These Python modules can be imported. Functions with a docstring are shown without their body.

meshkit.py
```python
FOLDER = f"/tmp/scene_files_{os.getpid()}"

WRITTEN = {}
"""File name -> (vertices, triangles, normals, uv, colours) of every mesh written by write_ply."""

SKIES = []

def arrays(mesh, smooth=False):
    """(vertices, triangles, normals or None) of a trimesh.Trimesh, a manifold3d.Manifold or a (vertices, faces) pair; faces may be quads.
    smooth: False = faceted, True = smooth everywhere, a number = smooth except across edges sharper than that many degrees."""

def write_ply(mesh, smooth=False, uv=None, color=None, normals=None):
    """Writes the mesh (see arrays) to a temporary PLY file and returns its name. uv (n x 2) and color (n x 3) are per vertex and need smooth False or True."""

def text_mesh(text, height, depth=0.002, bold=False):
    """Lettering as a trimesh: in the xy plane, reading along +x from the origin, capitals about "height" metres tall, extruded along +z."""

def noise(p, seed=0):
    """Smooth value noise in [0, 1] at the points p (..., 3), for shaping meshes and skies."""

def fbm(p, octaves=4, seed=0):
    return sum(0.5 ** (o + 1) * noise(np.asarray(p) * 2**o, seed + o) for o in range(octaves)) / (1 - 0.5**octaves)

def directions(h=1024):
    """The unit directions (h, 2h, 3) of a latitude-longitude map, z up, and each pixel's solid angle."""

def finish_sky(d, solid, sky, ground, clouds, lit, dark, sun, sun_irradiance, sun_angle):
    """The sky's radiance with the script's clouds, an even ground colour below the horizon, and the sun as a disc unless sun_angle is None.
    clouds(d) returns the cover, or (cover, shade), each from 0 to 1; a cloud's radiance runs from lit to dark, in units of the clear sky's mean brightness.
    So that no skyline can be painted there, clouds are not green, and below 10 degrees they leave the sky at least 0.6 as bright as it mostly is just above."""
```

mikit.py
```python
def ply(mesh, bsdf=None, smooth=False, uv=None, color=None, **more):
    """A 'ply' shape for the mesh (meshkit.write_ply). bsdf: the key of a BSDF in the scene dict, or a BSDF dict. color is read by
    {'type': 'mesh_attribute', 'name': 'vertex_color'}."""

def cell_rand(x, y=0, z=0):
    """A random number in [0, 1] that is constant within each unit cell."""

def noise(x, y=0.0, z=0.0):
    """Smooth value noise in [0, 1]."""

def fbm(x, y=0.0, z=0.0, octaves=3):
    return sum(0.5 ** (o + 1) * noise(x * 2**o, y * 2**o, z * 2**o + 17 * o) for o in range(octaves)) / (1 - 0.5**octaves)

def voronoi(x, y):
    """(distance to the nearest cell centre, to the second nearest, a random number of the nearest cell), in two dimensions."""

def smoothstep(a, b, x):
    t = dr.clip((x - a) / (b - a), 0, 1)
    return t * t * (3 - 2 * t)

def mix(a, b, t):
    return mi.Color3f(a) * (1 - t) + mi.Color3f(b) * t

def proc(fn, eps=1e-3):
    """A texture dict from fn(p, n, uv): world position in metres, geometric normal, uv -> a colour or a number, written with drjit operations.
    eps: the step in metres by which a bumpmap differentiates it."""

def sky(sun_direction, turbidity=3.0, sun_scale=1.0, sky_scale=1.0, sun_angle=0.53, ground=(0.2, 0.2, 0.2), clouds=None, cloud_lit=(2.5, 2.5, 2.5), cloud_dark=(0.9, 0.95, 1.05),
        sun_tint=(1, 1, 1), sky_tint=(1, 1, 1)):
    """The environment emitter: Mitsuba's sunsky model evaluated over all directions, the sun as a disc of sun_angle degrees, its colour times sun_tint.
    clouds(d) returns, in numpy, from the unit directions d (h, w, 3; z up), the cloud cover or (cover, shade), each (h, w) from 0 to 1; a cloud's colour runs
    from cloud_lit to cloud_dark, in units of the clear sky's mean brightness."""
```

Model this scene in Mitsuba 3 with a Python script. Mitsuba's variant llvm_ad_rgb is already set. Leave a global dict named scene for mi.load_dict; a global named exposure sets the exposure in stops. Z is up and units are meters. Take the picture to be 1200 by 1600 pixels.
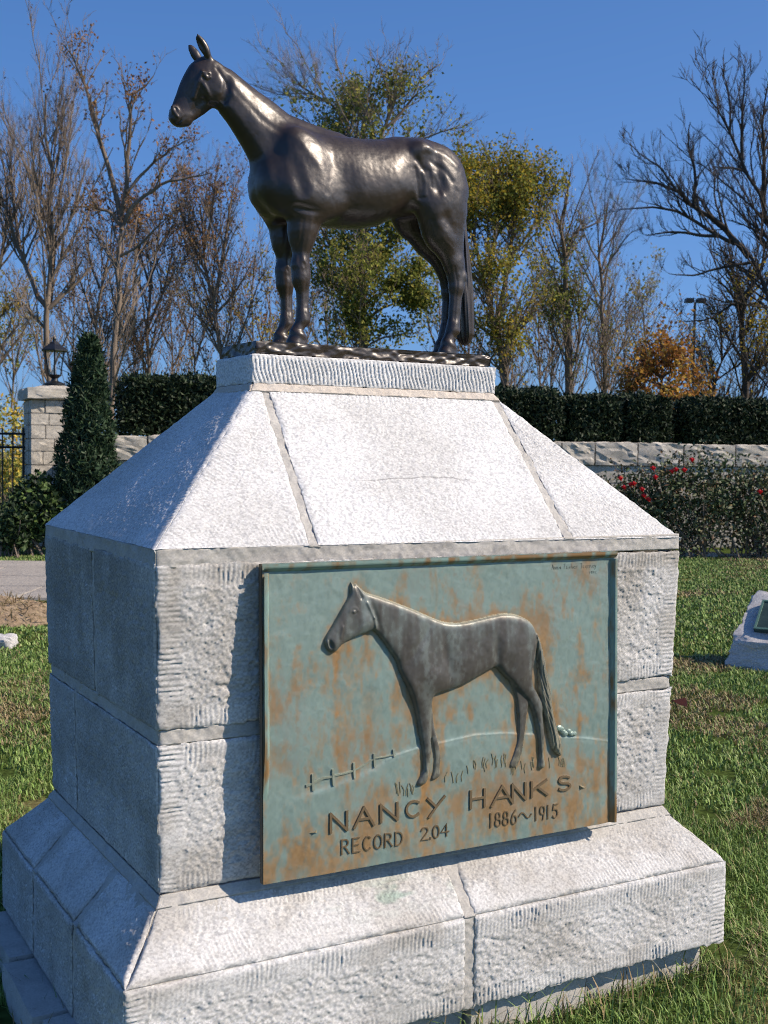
import math, random
import numpy as np, trimesh, mitsuba as mi, drjit as dr, mikit, meshkit
from scipy.interpolate import PchipInterpolator
from scipy.spatial import cKDTree
from scipy.ndimage import distance_transform_edt, gaussian_filter
T = mi.ScalarTransform4f
noise3, fbm3 = meshkit.noise, meshkit.fbm

# ------------------------------------------------------------------ camera, sky, exposure
YAW, PITCH, ROLL = np.radians([29.4744, -2.7007, 0.6866])
EYE, FOCAL = np.array([-1.6536, -3.0841, 1.5033]), 1843.14          # focal length in photo pixels (1200 wide)
FW = np.array([math.sin(YAW) * math.cos(PITCH), math.cos(YAW) * math.cos(PITCH), math.sin(PITCH)])
r0_ = np.array([math.cos(YAW), -math.sin(YAW), 0.0]); u0_ = np.cross(r0_, FW)
RT, UP = r0_ * math.cos(ROLL) + u0_ * math.sin(ROLL), -r0_ * math.sin(ROLL) + u0_ * math.cos(ROLL)
SUN = (1.28, -1.0, 1.305)
exposure = 2.1
scene, labels = {}, {}
scene['camera'] = {'type': 'thinlens', 'aperture_radius': .0020, 'focus_distance': 3.45, 'fov': math.degrees(2 * math.atan(600 / FOCAL)), 'fov_axis': 'x', 'near_clip': 0.05, 'far_clip': 900.0,
                   'to_world': T().look_at(origin=EYE.tolist(), target=(EYE + FW).tolist(), up=UP.tolist())}
scene['sky_light'] = mikit.sky(SUN, turbidity=4.0, sky_scale=.70, ground=(.12, .13, .07), sky_tint=(.62, .92, 1.42), sun_tint=(.93, .98, 1.11))

# ------------------------------------------------------------------ helpers
def at(u, v, dist):
    """the point that stands DIST metres ahead at a place of the photograph"""
    return EYE + (FW + RT * ((u - 600) / FOCAL) - UP * ((v - 800) / FOCAL)) * dist
def spot(u, dist, z=0.0):
    p = at(u, 760, dist); return np.array([p[0], p[1], z])
FG, RG = np.array([math.sin(YAW), math.cos(YAW), 0]), np.array([math.cos(YAW), -math.sin(YAW), 0])   # ground directions: ahead, to the right
def free(name):
    if name not in scene and name not in labels: return name
    k = 1
    while f'{name}_{k:03d}' in scene or f'{name}_{k:03d}' in labels: k += 1
    return f'{name}_{k:03d}'
def put(name, mesh, bsdf, parent=None, smooth=False, color=None, **more):
    key = free(f'{parent}__{name}' if parent else name)
    scene[key] = mikit.ply(mesh, bsdf, smooth=smooth, color=color, **more); return key
def tag(key, label=None, cat=None, group=None, kind=None):
    labels[key] = {k: v for k, v in (('label', label), ('category', cat), ('group', group), ('kind', kind)) if v}; return key
def thing(name, label, cat, group=None): return tag(free(name), label, cat, group)
def join(parts):
    vs, fs, n = [], [], 0
    for v, f in parts:
        v, f = np.asarray(v, float), np.asarray(f, int)
        if f.shape[1] == 4: f = np.vstack([f[:, [0, 1, 2]], f[:, [0, 2, 3]]])
        vs.append(v); fs.append(f + n); n += len(v)
    return np.vstack(vs), np.vstack(fs)
def frame(o, x, y, z):
    M = np.eye(4); M[:3, 0], M[:3, 1], M[:3, 2], M[:3, 3] = x, y, z, o; return M
def move(v, M): return np.asarray(v) @ M[:3, :3].T + M[:3, 3]
CUBE_F = np.array([[0, 1, 3, 2], [4, 6, 7, 5], [0, 4, 5, 1], [2, 3, 7, 6], [0, 2, 6, 4], [1, 5, 7, 3]])
def hexa(c8):
    """a solid from 8 corners, index = 4*x + 2*y + z"""
    return np.array(c8, float), CUBE_F
def boxv(lo, hi): return hexa([[(lo, hi)[i][0], (lo, hi)[j][1], (lo, hi)[k][2]] for i in (0, 1) for j in (0, 1) for k in (0, 1)])
def stone(w, d, h, rng, rough=.012, n=2, round_=.10, fr=9):
    """a quarried stone, centred: squared blocks with rock faces, the edges a little chipped"""
    m = trimesh.creation.box((2, 2, 2)).subdivide()
    for _ in range(n - 1): m = m.subdivide()
    v = np.array(m.vertices); u = np.abs(v); k = u.max(1, keepdims=True); p = v / (np.sum(u ** 12, 1, keepdims=True) ** (1 / 12)); inner = 1 - np.sort(u, 1)[:, 1]
    q = (v * (1 - round_) + p * k * round_) * [w / 2, d / 2, h / 2]; o = rng.uniform(0, 90, 3)
    own = (u > .999) / (u > .999).sum(1, keepdims=True)
    return q + np.sign(v) * own * ((fbm3(q * fr + o, 3) - .42) * rough * 2.2 * np.clip(inner * 4, .12, 1))[:, None] + rng.normal(0, rough * .10, v.shape), np.array(m.faces)
def tubes(P, Rr, sides=3):
    """P (n,k,3) centre lines, Rr (n,k) radii: one tube each"""
    n, k, _ = P.shape
    t = np.gradient(P, axis=1); t /= np.linalg.norm(t, axis=2, keepdims=True) + 1e-9
    a = np.cross(t, np.where(np.abs(t[..., 2:]) < .9, [0, 0, 1.], [1., 0, 0])); a /= np.linalg.norm(a, axis=2, keepdims=True) + 1e-9
    b = np.cross(t, a); an = np.arange(sides) * 2 * np.pi / sides
    V = P[:, :, None] + Rr[..., None, None] * (np.cos(an)[:, None] * a[:, :, None] + np.sin(an)[:, None] * b[:, :, None])
    i, j, s = np.meshgrid(np.arange(n), np.arange(k - 1), np.arange(sides), indexing='ij')
    ix = lambda j_, s_: (i * k + j_) * sides + s_ % sides
    F = np.stack([ix(j, s), ix(j + 1, s), ix(j + 1, s + 1), ix(j, s + 1)], -1).reshape(-1, 4)
    return V.reshape(-1, 3), F[:, ::-1]
def leaves(P, size, cols, rng, up=0.0, aspect=.55, jit=.25):
    """one bent leaf-sized face per point; returns (v, f), colours"""
    n = len(P); d = rng.normal(size=(n, 3)); d[:, 2] += up; d /= np.linalg.norm(d, axis=1, keepdims=True)
    s = np.cross(d, rng.normal(size=(n, 3))); s /= np.linalg.norm(s, axis=1, keepdims=True) + 1e-9
    L = (size * rng.uniform(.6, 1.35, n))[:, None]; m = P + d * L * .5; nn = np.cross(d, s)
    V = np.stack([P, m + s * L * aspect * .5 + nn * L * .08, P + d * L, m - s * L * aspect * .5 + nn * L * .08], 1)
    i = np.arange(n)[:, None] * 4
    F = np.vstack([i + [0, 1, 2], i + [0, 2, 3]])
    C = np.asarray(cols)[rng.integers(0, len(cols), n)] * rng.uniform(1 - jit, 1 + jit, (n, 1))
    return (V.reshape(-1, 3), F), np.repeat(np.clip(C, 0, 1), 4, 0)

# ------------------------------------------------------------------ materials
ref = lambda k: {'type': 'ref', 'id': k}
def diffuse(name, fn): scene[name] = {'type': 'twosided', 'b': {'type': 'diffuse', 'reflectance': mikit.proc(fn)}}
N, FB, SS, MX = mikit.noise, mikit.fbm, mikit.smoothstep, mikit.mix
def granite_fn(p, n, uv):
    sp = N(p.x * 330, p.y * 330, p.z * 330); sp2 = N(p.x * 200 + 7, p.y * 200, p.z * 200); big = FB(p.x * 4, p.y * 4, p.z * 4, 3)
    c = MX((.67, .675, .68), (.57, .57, .565), SS(.35, .7, big))
    c = c * (.84 + .30 * sp) * (.83 + .28 * SS(.15, .7, sp2))
    # weathering: grey-brown runs under the cap on the shaft, soiled lower courses
    run = SS(.2, .9, FB(p.x * 16, p.y * 16, p.z * 1.6, 3))
    top = SS(.78, 1.24, p.z) * (1 - SS(1.262, 1.275, p.z)); low = 1 - SS(1.262, 1.275, p.z)
    c = MX(c, c * mi.Color3f(.66, .625, .575), dr.clip(low * .26 + top * run * .95 + low * SS(.45, .7, FB(p.x * 9, p.y * 9, p.z * 9, 3)) * .45, 0, 1))
    ck = SS(.42, .55, N(p.x * 3.1 + 5, p.z * 3.1, 2)) * dr.exp(-dr.square((p.z - 1.452 - .030 * (N(p.x * 5, 1, 1) - .5) - .006 * N(p.x * 40, 0, 0)) / .0016)); c = c * (1 - .42 * dr.select((n.z > .3) & (p.y < -.15), ck, 0.0))   # hair crack across the cap
    gs = SS(.48, .75, FB(p.x * 14, p.y * 30, p.z * 30, 3)) * dr.exp(-dr.square((p.x + .17) / .15)) * dr.exp(-dr.square((p.z - .405) / .030)); c = MX(c, c * mi.Color3f(.60, .80, .70), dr.clip(.8 * dr.select(p.y < -.5, gs, 0.0), 0, 1))   # green run-off below the plaque
    left_shade_stain = dr.select(n.x < -.9, low, 0.0)     # shade painted into the colour of the left faces, along with dark stains
    return MX(c, mi.Color3f(.21, .21, .20) * (.6 + .8 * sp2), left_shade_stain * (.26 + .25 * run))
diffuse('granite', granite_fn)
def mortar_fn(p, n, uv):
    b = FB(p.x * 25, p.y * 25, p.z * 25, 3); s = N(p.x * 300, p.y * 300, p.z * 300)
    return MX((.38, .365, .34), (.55, .535, .505), b) * (.85 + .3 * s)
diffuse('mortar', mortar_fn)
def buff_fn(p, n, uv):
    b = FB(p.x * 18, p.y * 18, p.z * 18, 3); s = N(p.x * 300, p.y * 300, p.z * 300)
    return MX((.52, .46, .40), (.62, .57, .51), b) * (.85 + .3 * s)
diffuse('buff_mortar', buff_fn)
def lime_fn(p, n, uv):
    b = FB(p.x * 3, p.y * 3, p.z * 5, 3); s = FB(p.x * 28, p.y * 28, p.z * 28, 3)
    return MX((.42, .385, .325), (.60, .565, .50), b) * (.66 + .68 * s)
diffuse('limestone', lime_fn)
diffuse('gravestone_granite', lambda p, n, uv: MX((.42, .41, .41), (.55, .54, .53), FB(p.x * 9, p.y * 9, p.z * 9, 3)) * (.75 + .5 * N(p.x * 150, p.y * 150, p.z * 150)))
def bronze_col(p, n, uv):
    b = FB(p.x * 14, p.y * 14, p.z * 14, 3); s = FB(p.x * 60, p.y * 60, p.z * 60, 2)
    return MX((.022, .0155, .012), (.045, .029, .021), b) * (.75 + .5 * s)
def bronze_rough(p, n, uv): return .31 + .16 * FB(p.x * 45, p.y * 45, p.z * 45, 3)
def bronze_bump(p, n, uv): return FB(p.x * 70, p.y * 70, p.z * 70, 3)
scene['bronze'] = {'type': 'twosided', 'b': {'type': 'principled', 'base_color': mikit.proc(bronze_col), 'metallic': .15, 'roughness': mikit.proc(bronze_rough), 'specular': .7, 'clearcoat': .5, 'clearcoat_gloss': .45}}
scene['patina'] = {'type': 'twosided', 'b': {'type': 'principled', 'base_color': {'type': 'mesh_attribute', 'name': 'vertex_color'}, 'metallic': .12, 'roughness': .42, 'specular': .5}}
scene['foliage'] = {'type': 'twosided', 'b': {'type': 'principled', 'base_color': {'type': 'mesh_attribute', 'name': 'vertex_color'}, 'roughness': .6, 'specular': .35}}
scene['thin_leaf'] = {'type': 'principledthin', 'base_color': {'type': 'mesh_attribute', 'name': 'vertex_color'}, 'roughness': .6, 'diff_trans': .7, 'spec_trans': 0.0}
diffuse('bark', lambda p, n, uv: MX((.15, .118, .092), (.30, .242, .19), FB(p.x * 6, p.y * 6, p.z * 2, 3)))
scene['dark_iron'] = {'type': 'twosided', 'b': {'type': 'principled', 'base_color': {'type': 'rgb', 'value': [.012, .012, .013]}, 'roughness': .42, 'specular': .5}}
scene['lamp_glass'] = {'type': 'thindielectric'}
# ------------------------------------------------------------------ ground
def lawn_fn(p, n, uv):
    a = FB(p.x * 1.1, p.y * 1.1, 0, 3); b = FB(p.x * 9, p.y * 9, 2, 3); c = N(p.x * 60, p.y * 60, 5)
    g = MX((.045, .070, .018), (.075, .105, .028), b)
    return MX(g, (.20, .165, .075), SS(.62, .80, a) * .75) * (.55 + .8 * c)
diffuse('lawn_soil', lawn_fn)
gx = np.concatenate([-np.geomspace(260, 8, 26), np.linspace(-7.5, 7.5, 41), np.geomspace(8, 260, 26)])
GX, GY = np.meshgrid(gx, gx, indexing='ij'); GZ = (fbm3(np.stack([GX * .5, GY * .5, GX * 0], -1), 2) - .62) * .03 * np.clip(np.hypot(GX, GY) / 6 - .25, 0, 1) - .005
i, j = np.meshgrid(np.arange(len(gx) - 1), np.arange(len(gx) - 1), indexing='ij'); n_ = len(gx)
tag(put('ground', (np.stack([GX, GY, GZ], -1).reshape(-1, 3), np.stack([i * n_ + j, (i + 1) * n_ + j, (i + 1) * n_ + j + 1, i * n_ + j + 1], -1).reshape(-1, 4)), 'lawn_soil', smooth=True), 'lawn of short green grass with straw-coloured patches', 'ground', kind='structure')

# ------------------------------------------------------------------ the pedestal
def patch(q, res, style, edges, seed, skirt=.045):
    """One dressed stone face. q: bottom left, bottom right, top right, top left as seen from outside. edges: for l, r, b, t a tuple
    (outward normal of the face beyond that edge, width of the tooled margin). Returns (v, quads)."""
    q = np.array(q, float); A, B, C_, D_ = q
    nu = max(2, int(max(np.linalg.norm(B - A), np.linalg.norm(C_ - D_)) / res)); nv = max(2, int(max(np.linalg.norm(D_ - A), np.linalg.norm(C_ - B)) / res))
    U, V = np.meshgrid(np.linspace(0, 1, nu + 1), np.linspace(0, 1, nv + 1), indexing='ij'); U, V = U[..., None], V[..., None]
    P = A * (1 - U) * (1 - V) + B * U * (1 - V) + C_ * U * V + D_ * (1 - U) * V
    n = np.cross(B - A + C_ - D_, D_ - A + C_ - B); n /= np.linalg.norm(n)
    lines = dict(l=(A, D_), r=(B, C_), b=(A, B), t=(D_, C_))
    o = np.array([seed * 3.7, seed * 1.3, seed * 7.1])
    if style == 'pitched':
        gr = np.random.default_rng(seed + 77).normal(0, 1, P.shape[:2]); gr = gr * .75 + gaussian_filter(gr, .8) * 1.1
        R = .0008 + .0042 * (fbm3(P * 34 + o, 3) - .5) + .0056 * (fbm3(P * 100 + o, 2) - .5) + .0005 * gr + .018 * np.clip(noise3(P * 27 + o, 5) - .76, 0, 1) + .009 * np.clip(.05 - np.abs(noise3(P * 17 + o, 17) - .5), 0, 1) / .05 * np.clip(noise3(P * 8 + o, 18) - .62, 0, 1) * 2 + .005 * (noise3(P * 5 + o, 8) - .5)
    elif style == 'fine':
        gr = np.random.default_rng(seed + 77).normal(0, 1, P.shape[:2]); R = .00035 * gr + .0034 * (fbm3(P * 115 + o, 2) - .5) + .0035 * (noise3(P * 14 + o) - .5) + .008 * np.clip(noise3(P * 30 + o, 3) - .86, 0, 1)
    elif style == 'bush':
        R = .0065 * (fbm3(P * 100 + o, 2) - .5) + .006 * (noise3(P * 12 + o) - .5) + .010 * np.clip(noise3(P * 33 + o, 3) - .8, 0, 1)
    elif style == 'mortar':
        R = .009 * (fbm3(P * 22 + o, 3) - .5) + .005 * (fbm3(P * 90 + o, 2) - .5)
    else:
        R = np.zeros(P.shape[:2])
    dist, vec = {}, {}
    for k, (a, b) in lines.items():
        d = (b - a) / max(np.linalg.norm(b - a), 1e-9); w = P - a; s = w @ d; dist[k] = np.linalg.norm(w - s[..., None] * d, axis=-1); vec[k] = (s, d)
    lam = .0122
    for k in 'tblr':
        if k not in edges or not edges[k][1]: continue
        m = edges[k][1]; s, d = vec[k]
        lean = dist[k] * (.22 if style in ('fine', 'bush') else .06) * (1 if k in 'tb' else .4)
        ph = s + lean + .0035 * (noise3(P * 30 + o, 11) - .5) * 2 + .002 * noise3(P * 80 + o, 12)
        cell = np.floor(ph / lam); g = np.abs(np.cos(np.pi * ph / lam)) ** 5
        dep = .0027 * (.10 + 1.3 * noise3(np.stack([cell * 1.7, dist[k] * 11 + cell * 3, cell * 0 + seed], -1), 13))
        dep = np.minimum(dep * 1.12, .0031)
        dep = dep * np.clip(2.4 * fbm3(P * 10 + o, 2) - .55, .12, 1.25)
        if style in ('fine', 'bush'): dep = dep * .8
        if m > .15: dep = .0026 + .0012 * noise3(P * 40)
        G = dep * g + (.0022 if m < .15 else .0008) * (fbm3(P * 60 + o, 2) - .5) + (.003 if style == 'pitched' else 0) * (noise3(P * 18 + o, 3) - .3)
        edge_w = m * (.85 + .45 * noise3(np.stack([s * 22, s * 0 + seed, s * 0 + ord(k)], -1), 14))
        w = np.clip((edge_w - dist[k]) / .013 + .5, 0, 1); R = R * (1 - w) + G * w
    r = .0008 + .0035 * noise3(P * 24) + .0045 * noise3(P * 75) + .030 * np.clip(noise3(P * 9 + 3.3) - .74, 0, 1)
    r = r * (1.25 if style == 'pitched' or style == 'bush' else .7)
    own, X = R, np.zeros_like(P)
    for k, e in edges.items():
        f = np.clip(1 - dist[k] / .020, 0, 1) ** 2; own = own * (1 - f) + r * f
        X -= (np.clip(1 - dist[k] / .016, 0, 1) ** 2 * r)[..., None] * np.asarray(e[0], float)
    P = P + X - own[..., None] * n
    i, j = np.meshgrid(np.arange(nu), np.arange(nv), indexing='ij'); m = nv + 1
    F = [np.stack([i * m + j, (i + 1) * m + j, (i + 1) * m + j + 1, i * m + j + 1], -1).reshape(-1, 4)]
    Vv = P.reshape(-1, 3); rim = np.concatenate([np.arange(nu + 1) * m, nu * m + np.arange(1, m), (nu - 1 - np.arange(nu)) * m + m - 1, np.arange(m - 2, -1, -1)])
    k = len(Vv); en = np.zeros_like(P)
    for kk, e in edges.items(): en[dist[kk] < 1e-6] += np.asarray(e[0], float)
    Vv = np.vstack([Vv, Vv[rim] - (n + en.reshape(-1, 3)[rim] * .8) * skirt]); a = np.arange(len(rim) - 1)
    F.append(np.stack([rim[a], k + a, k + a + 1, rim[a + 1]], -1)); return Vv, np.vstack(F)
a, b, tp = .80, .5187, .0194
ZB0, ZB1, ZS0, ZS1, ZC0, ZC1, ZK1, ZP1 = .09, .3366, .4664, 1.2525, 1.2835, 1.6868, 1.7774, 1.8114
A_, B_ = a + .104, b + .1108; c_, d_ = .4005, .1338; ai, bi = a - tp, b - tp
PED = thing('stone_pedestal', 'tall pale granite pedestal with sloped cap and tooled block edges under the bronze horse', 'pedestal')
nX, nY, nZ = np.eye(3)
FINE, MID, COARSE = .0030, .0048, .016
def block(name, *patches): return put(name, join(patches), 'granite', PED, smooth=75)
lerp = lambda p, q, t: np.array(p, float) * (1 - t) + np.array(q, float) * t
nbF = np.cross([1, 0, 0], np.array([0, -bi + B_, ZS0 - ZB1])); nbF /= np.linalg.norm(nbF)
nbL = np.array([-(ZS0 - ZB1), 0, A_ - ai]); nbL /= np.linalg.norm(nbL)
nbR, nbB = nbL * [-1, 1, 1], nbF * [1, -1, 1]
g = .0085                                                              # half a mortar joint
# base course: outer face below, weathered slope above
def base_front(x0, x1, l, r, seed, res=FINE):
    f = lambda x: np.clip(x / A_, -1, 1) * (ai + .004) if abs(x) > ai * .9 else x
    return [patch([[x0, -B_, ZB0], [x1, -B_, ZB0], [x1, -B_, ZB1], [x0, -B_, ZB1]], res, 'pitched', dict(l=l[0], r=r[0], b=(-nZ, .045), t=(nbF, .055)), seed),
            patch([[x0, -B_, ZB1], [x1, -B_, ZB1], [f(x1), -bi - .004, ZS0 - .004], [f(x0), -bi - .004, ZS0 - .004]], res, 'bush', dict(l=l[1], r=r[1], b=(-nY, .062), t=(nY, .045)), seed + 1)]
def base_left(y0, y1, l, r, seed, res=MID, s=-1):                       # y0 is the left end seen from outside
    f = lambda y: np.clip(y / B_, -1, 1) * (bi + .004) if abs(y) > bi * .9 else y
    side, slope = (nX * s, nbL if s < 0 else nbR)
    return [patch([[s * A_, y0, ZB0], [s * A_, y1, ZB0], [s * A_, y1, ZB1], [s * A_, y0, ZB1]], res, 'pitched', dict(l=l[0], r=r[0], b=(-nZ, .04), t=(slope, .05)), seed),
            patch([[s * A_, y0, ZB1], [s * A_, y1, ZB1], [s * (ai + .004), f(y1), ZS0 - .004], [s * (ai + .004), f(y0), ZS0 - .004]], res, 'bush', dict(l=l[1], r=r[1], b=(side, .06), t=(-side, .0)), seed + 1)]
J = lambda v, m=0.0: ((v, m), (v, m))
xj = .004
block('base_block', *base_front(-A_, xj - g, ((-nX, .05), (nbL, .045)), J(nX), 1), *base_left(-.21 - g, -B_, J(nY), ((-nY, .05), (nbF, .045)), 5))
block('base_block', *base_front(xj + g, A_, J(-nX), ((nX, .055), (nbR, .03)), 9), *base_left(-B_, .1, ((-nY, .05), (nbF, .04)), J(nY), 13, COARSE, 1))
block('base_block', *base_left(.2137 - g, -.21 + g, J(nY), J(-nY), 17))
yb = patch([[0 - g, B_, ZB0], [-A_, B_, ZB0], [-A_, B_, ZB1], [0 - g, B_, ZB1]], COARSE, 'pitched', dict(l=(nX, 0), r=(-nX, 0), b=(-nZ, 0), t=(nbB, 0)), 21)
yb2 = patch([[0 - g, B_, ZB1], [-A_, B_, ZB1], [-ai, bi, ZS0], [0 - g, bi, ZS0]], COARSE, 'bush', dict(l=(nX, 0), r=(nbL, 0), b=(nY, 0), t=(-nY, 0)), 22)
block('base_block', *base_left(B_, .2137 + g, ((nY, .05), (nbB, .03)), J(-nY), 25), yb, yb2)
yc = patch([[A_, B_, ZB0], [g, B_, ZB0], [g, B_, ZB1], [A_, B_, ZB1]], COARSE, 'pitched', dict(l=(nX, 0), r=(-nX, 0), b=(-nZ, 0), t=(nbB, 0)), 27)
yc2 = patch([[A_, B_, ZB1], [g, B_, ZB1], [g, bi, ZS0], [ai, bi, ZS0]], COARSE, 'bush', dict(l=(nbR, 0), r=(-nX, 0), b=(nY, 0), t=(-nY, 0)), 28)
block('base_block', *base_left(.1 + 2 * g, B_, J(-nY), ((nY, 0), (nbB, 0)), 29, COARSE, 1), yc, yc2)
# shaft: two courses, the courses not quite level
zt = lambda x, y: ZS1 + .006 * (1 if x < 0 else -1.6) * abs(x) / .8
ZJ0, ZJ1 = .8395, .8615
half = lambda z: (a - tp * (ZS1 - z) / (ZS1 - ZS0), b - tp * (ZS1 - z) / (ZS1 - ZS0))
def shaft_front(x0, x1, z0, z1, l, r, seed, res=FINE):
    def pt(x, z, top):
        hx, hy = half(z); X = math.copysign(hx, x) if abs(x) > .7 else x; return [X, -hy, (zt(X, 0) if top else z)]
    top = z1 > 1.2
    return patch([pt(x0, z0, 0), pt(x1, z0, 0), pt(x1, z1, top), pt(x0, z1, top)], res, 'pitched', dict(l=l, r=r, b=(-nZ, .05), t=(nZ, .05)), seed)
def shaft_side(y0, y1, z0, z1, l, r, seed, res=MID, s=-1):
    def pt(y, z, top):
        hx, hy = half(z); Y = math.copysign(hy, y) if abs(y) > .45 else y; return [s * hx, Y, (zt(s * hx, 0) if top else z)]
    top = z1 > 1.2
    return patch([pt(y0, z0, 0), pt(y1, z0, 0), pt(y1, z1, top), pt(y0, z1, top)], res, 'pitched', dict(l=l, r=r, b=(-nZ, .03), t=(nZ, .035)), seed)
def shaft_back(x0, x1, z0, z1, seed):
    hx, hy = half(z0); hx1, hy1 = half(z1); sx = lambda x, h: math.copysign(h, x) if abs(x) > .7 else x
    return patch([[sx(x0, hx), hy, z0], [sx(x1, hx), hy, z0], [sx(x1, hx1), hy1, z1], [sx(x0, hx1), hy1, z1]], COARSE, 'pitched', dict(l=(nX, 0), r=(-nX, 0), b=(-nZ, 0), t=(nZ, 0)), seed)
for z0, z1, xs, yl, sd in ((ZS0 + .012, ZJ0, .06, .205, 40), (ZJ1, ZS1, -.08, -.008, 60)):
    block('shaft_block', shaft_front(-a, xs - g, z0, z1, (-nX, .055), (nX, 0), sd), shaft_side(yl - g, -b, z0, z1, (nY, 0), (-nY, .045), sd + 1))
    block('shaft_block', shaft_front(xs + g, a, z0, z1, (-nX, 0), (nX, .055), sd + 2), shaft_side(-b, .1, z0, z1, (-nY, .05), (nY, 0), sd + 3, COARSE, 1))
    block('shaft_block', shaft_side(b, yl + g, z0, z1, (nY, .0), (-nY, 0), sd + 4), shaft_back(.05, -a, z0, z1, sd + 5))
    block('shaft_block', shaft_side(.1 + 2 * g, b, z0, z1, (-nY, 0), (nY, 0), sd + 6, COARSE, 1), shaft_back(a, .05 + 2 * g, z0, z1, sd + 7))
# cap: three stones in front, sides and back
sF = np.cross([1, 0, 0], np.array([0, b - d_, ZC1 - ZC0])); sF /= np.linalg.norm(sF)
sL = np.array([-(ZC1 - ZC0), 0, a - c_]); sL /= np.linalg.norm(sL); sR, sB = sL * [-1, 1, 1], sF * [1, -1, 1]
zc = lambda x: ZC0 + (.003 if x < 0 else -.007) * abs(x) / .8
CL = [(-a, -b), (-.395, -b), (.385, -b), (a, -b)]; CT = [(-c_, -d_), (-.362, -d_), (.392, -d_), (c_, -d_)]
def cap(i, l, r, seed, ml=0., mr=0., gl=0., gr=0.):
    (x0, y0), (x1, _) = CL[i], CL[i + 1]; (u0, v0), (u1, _) = CT[i], CT[i + 1]
    return patch([[x0 + gl, y0, zc(x0)], [x1 - gr, y0, zc(x1)], [u1 - gr, v0, ZC1], [u0 + gl, v0, ZC1]], FINE, 'fine', dict(l=(l, ml), r=(r, mr), b=(-nZ, .055), t=(nZ, .035)), seed)
side = patch([[-a, b, zc(-a)], [-a, -b, zc(-a)], [-c_, -d_, ZC1], [-c_, d_, ZC1]], .0030, 'fine', dict(l=(sB, .04), r=(sF, .05), b=(-nZ, .05), t=(nZ, .0)), 81)
block('cap_block', cap(0, sL, nX, 82, .06, 0, 0, g), side)
block('cap_block', cap(1, -nX, nX, 84, 0, 0, g, g))
rs = patch([[a, -b, zc(a)], [a, b, zc(a)], [c_, d_, ZC1], [c_, -d_, ZC1]], .012, 'fine', dict(l=(sF, 0), r=(sB, 0), b=(-nZ, 0), t=(nZ, 0)), 85)
block('cap_block', cap(2, -nX, sR, 86, 0, .05, g, 0), rs)
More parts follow.
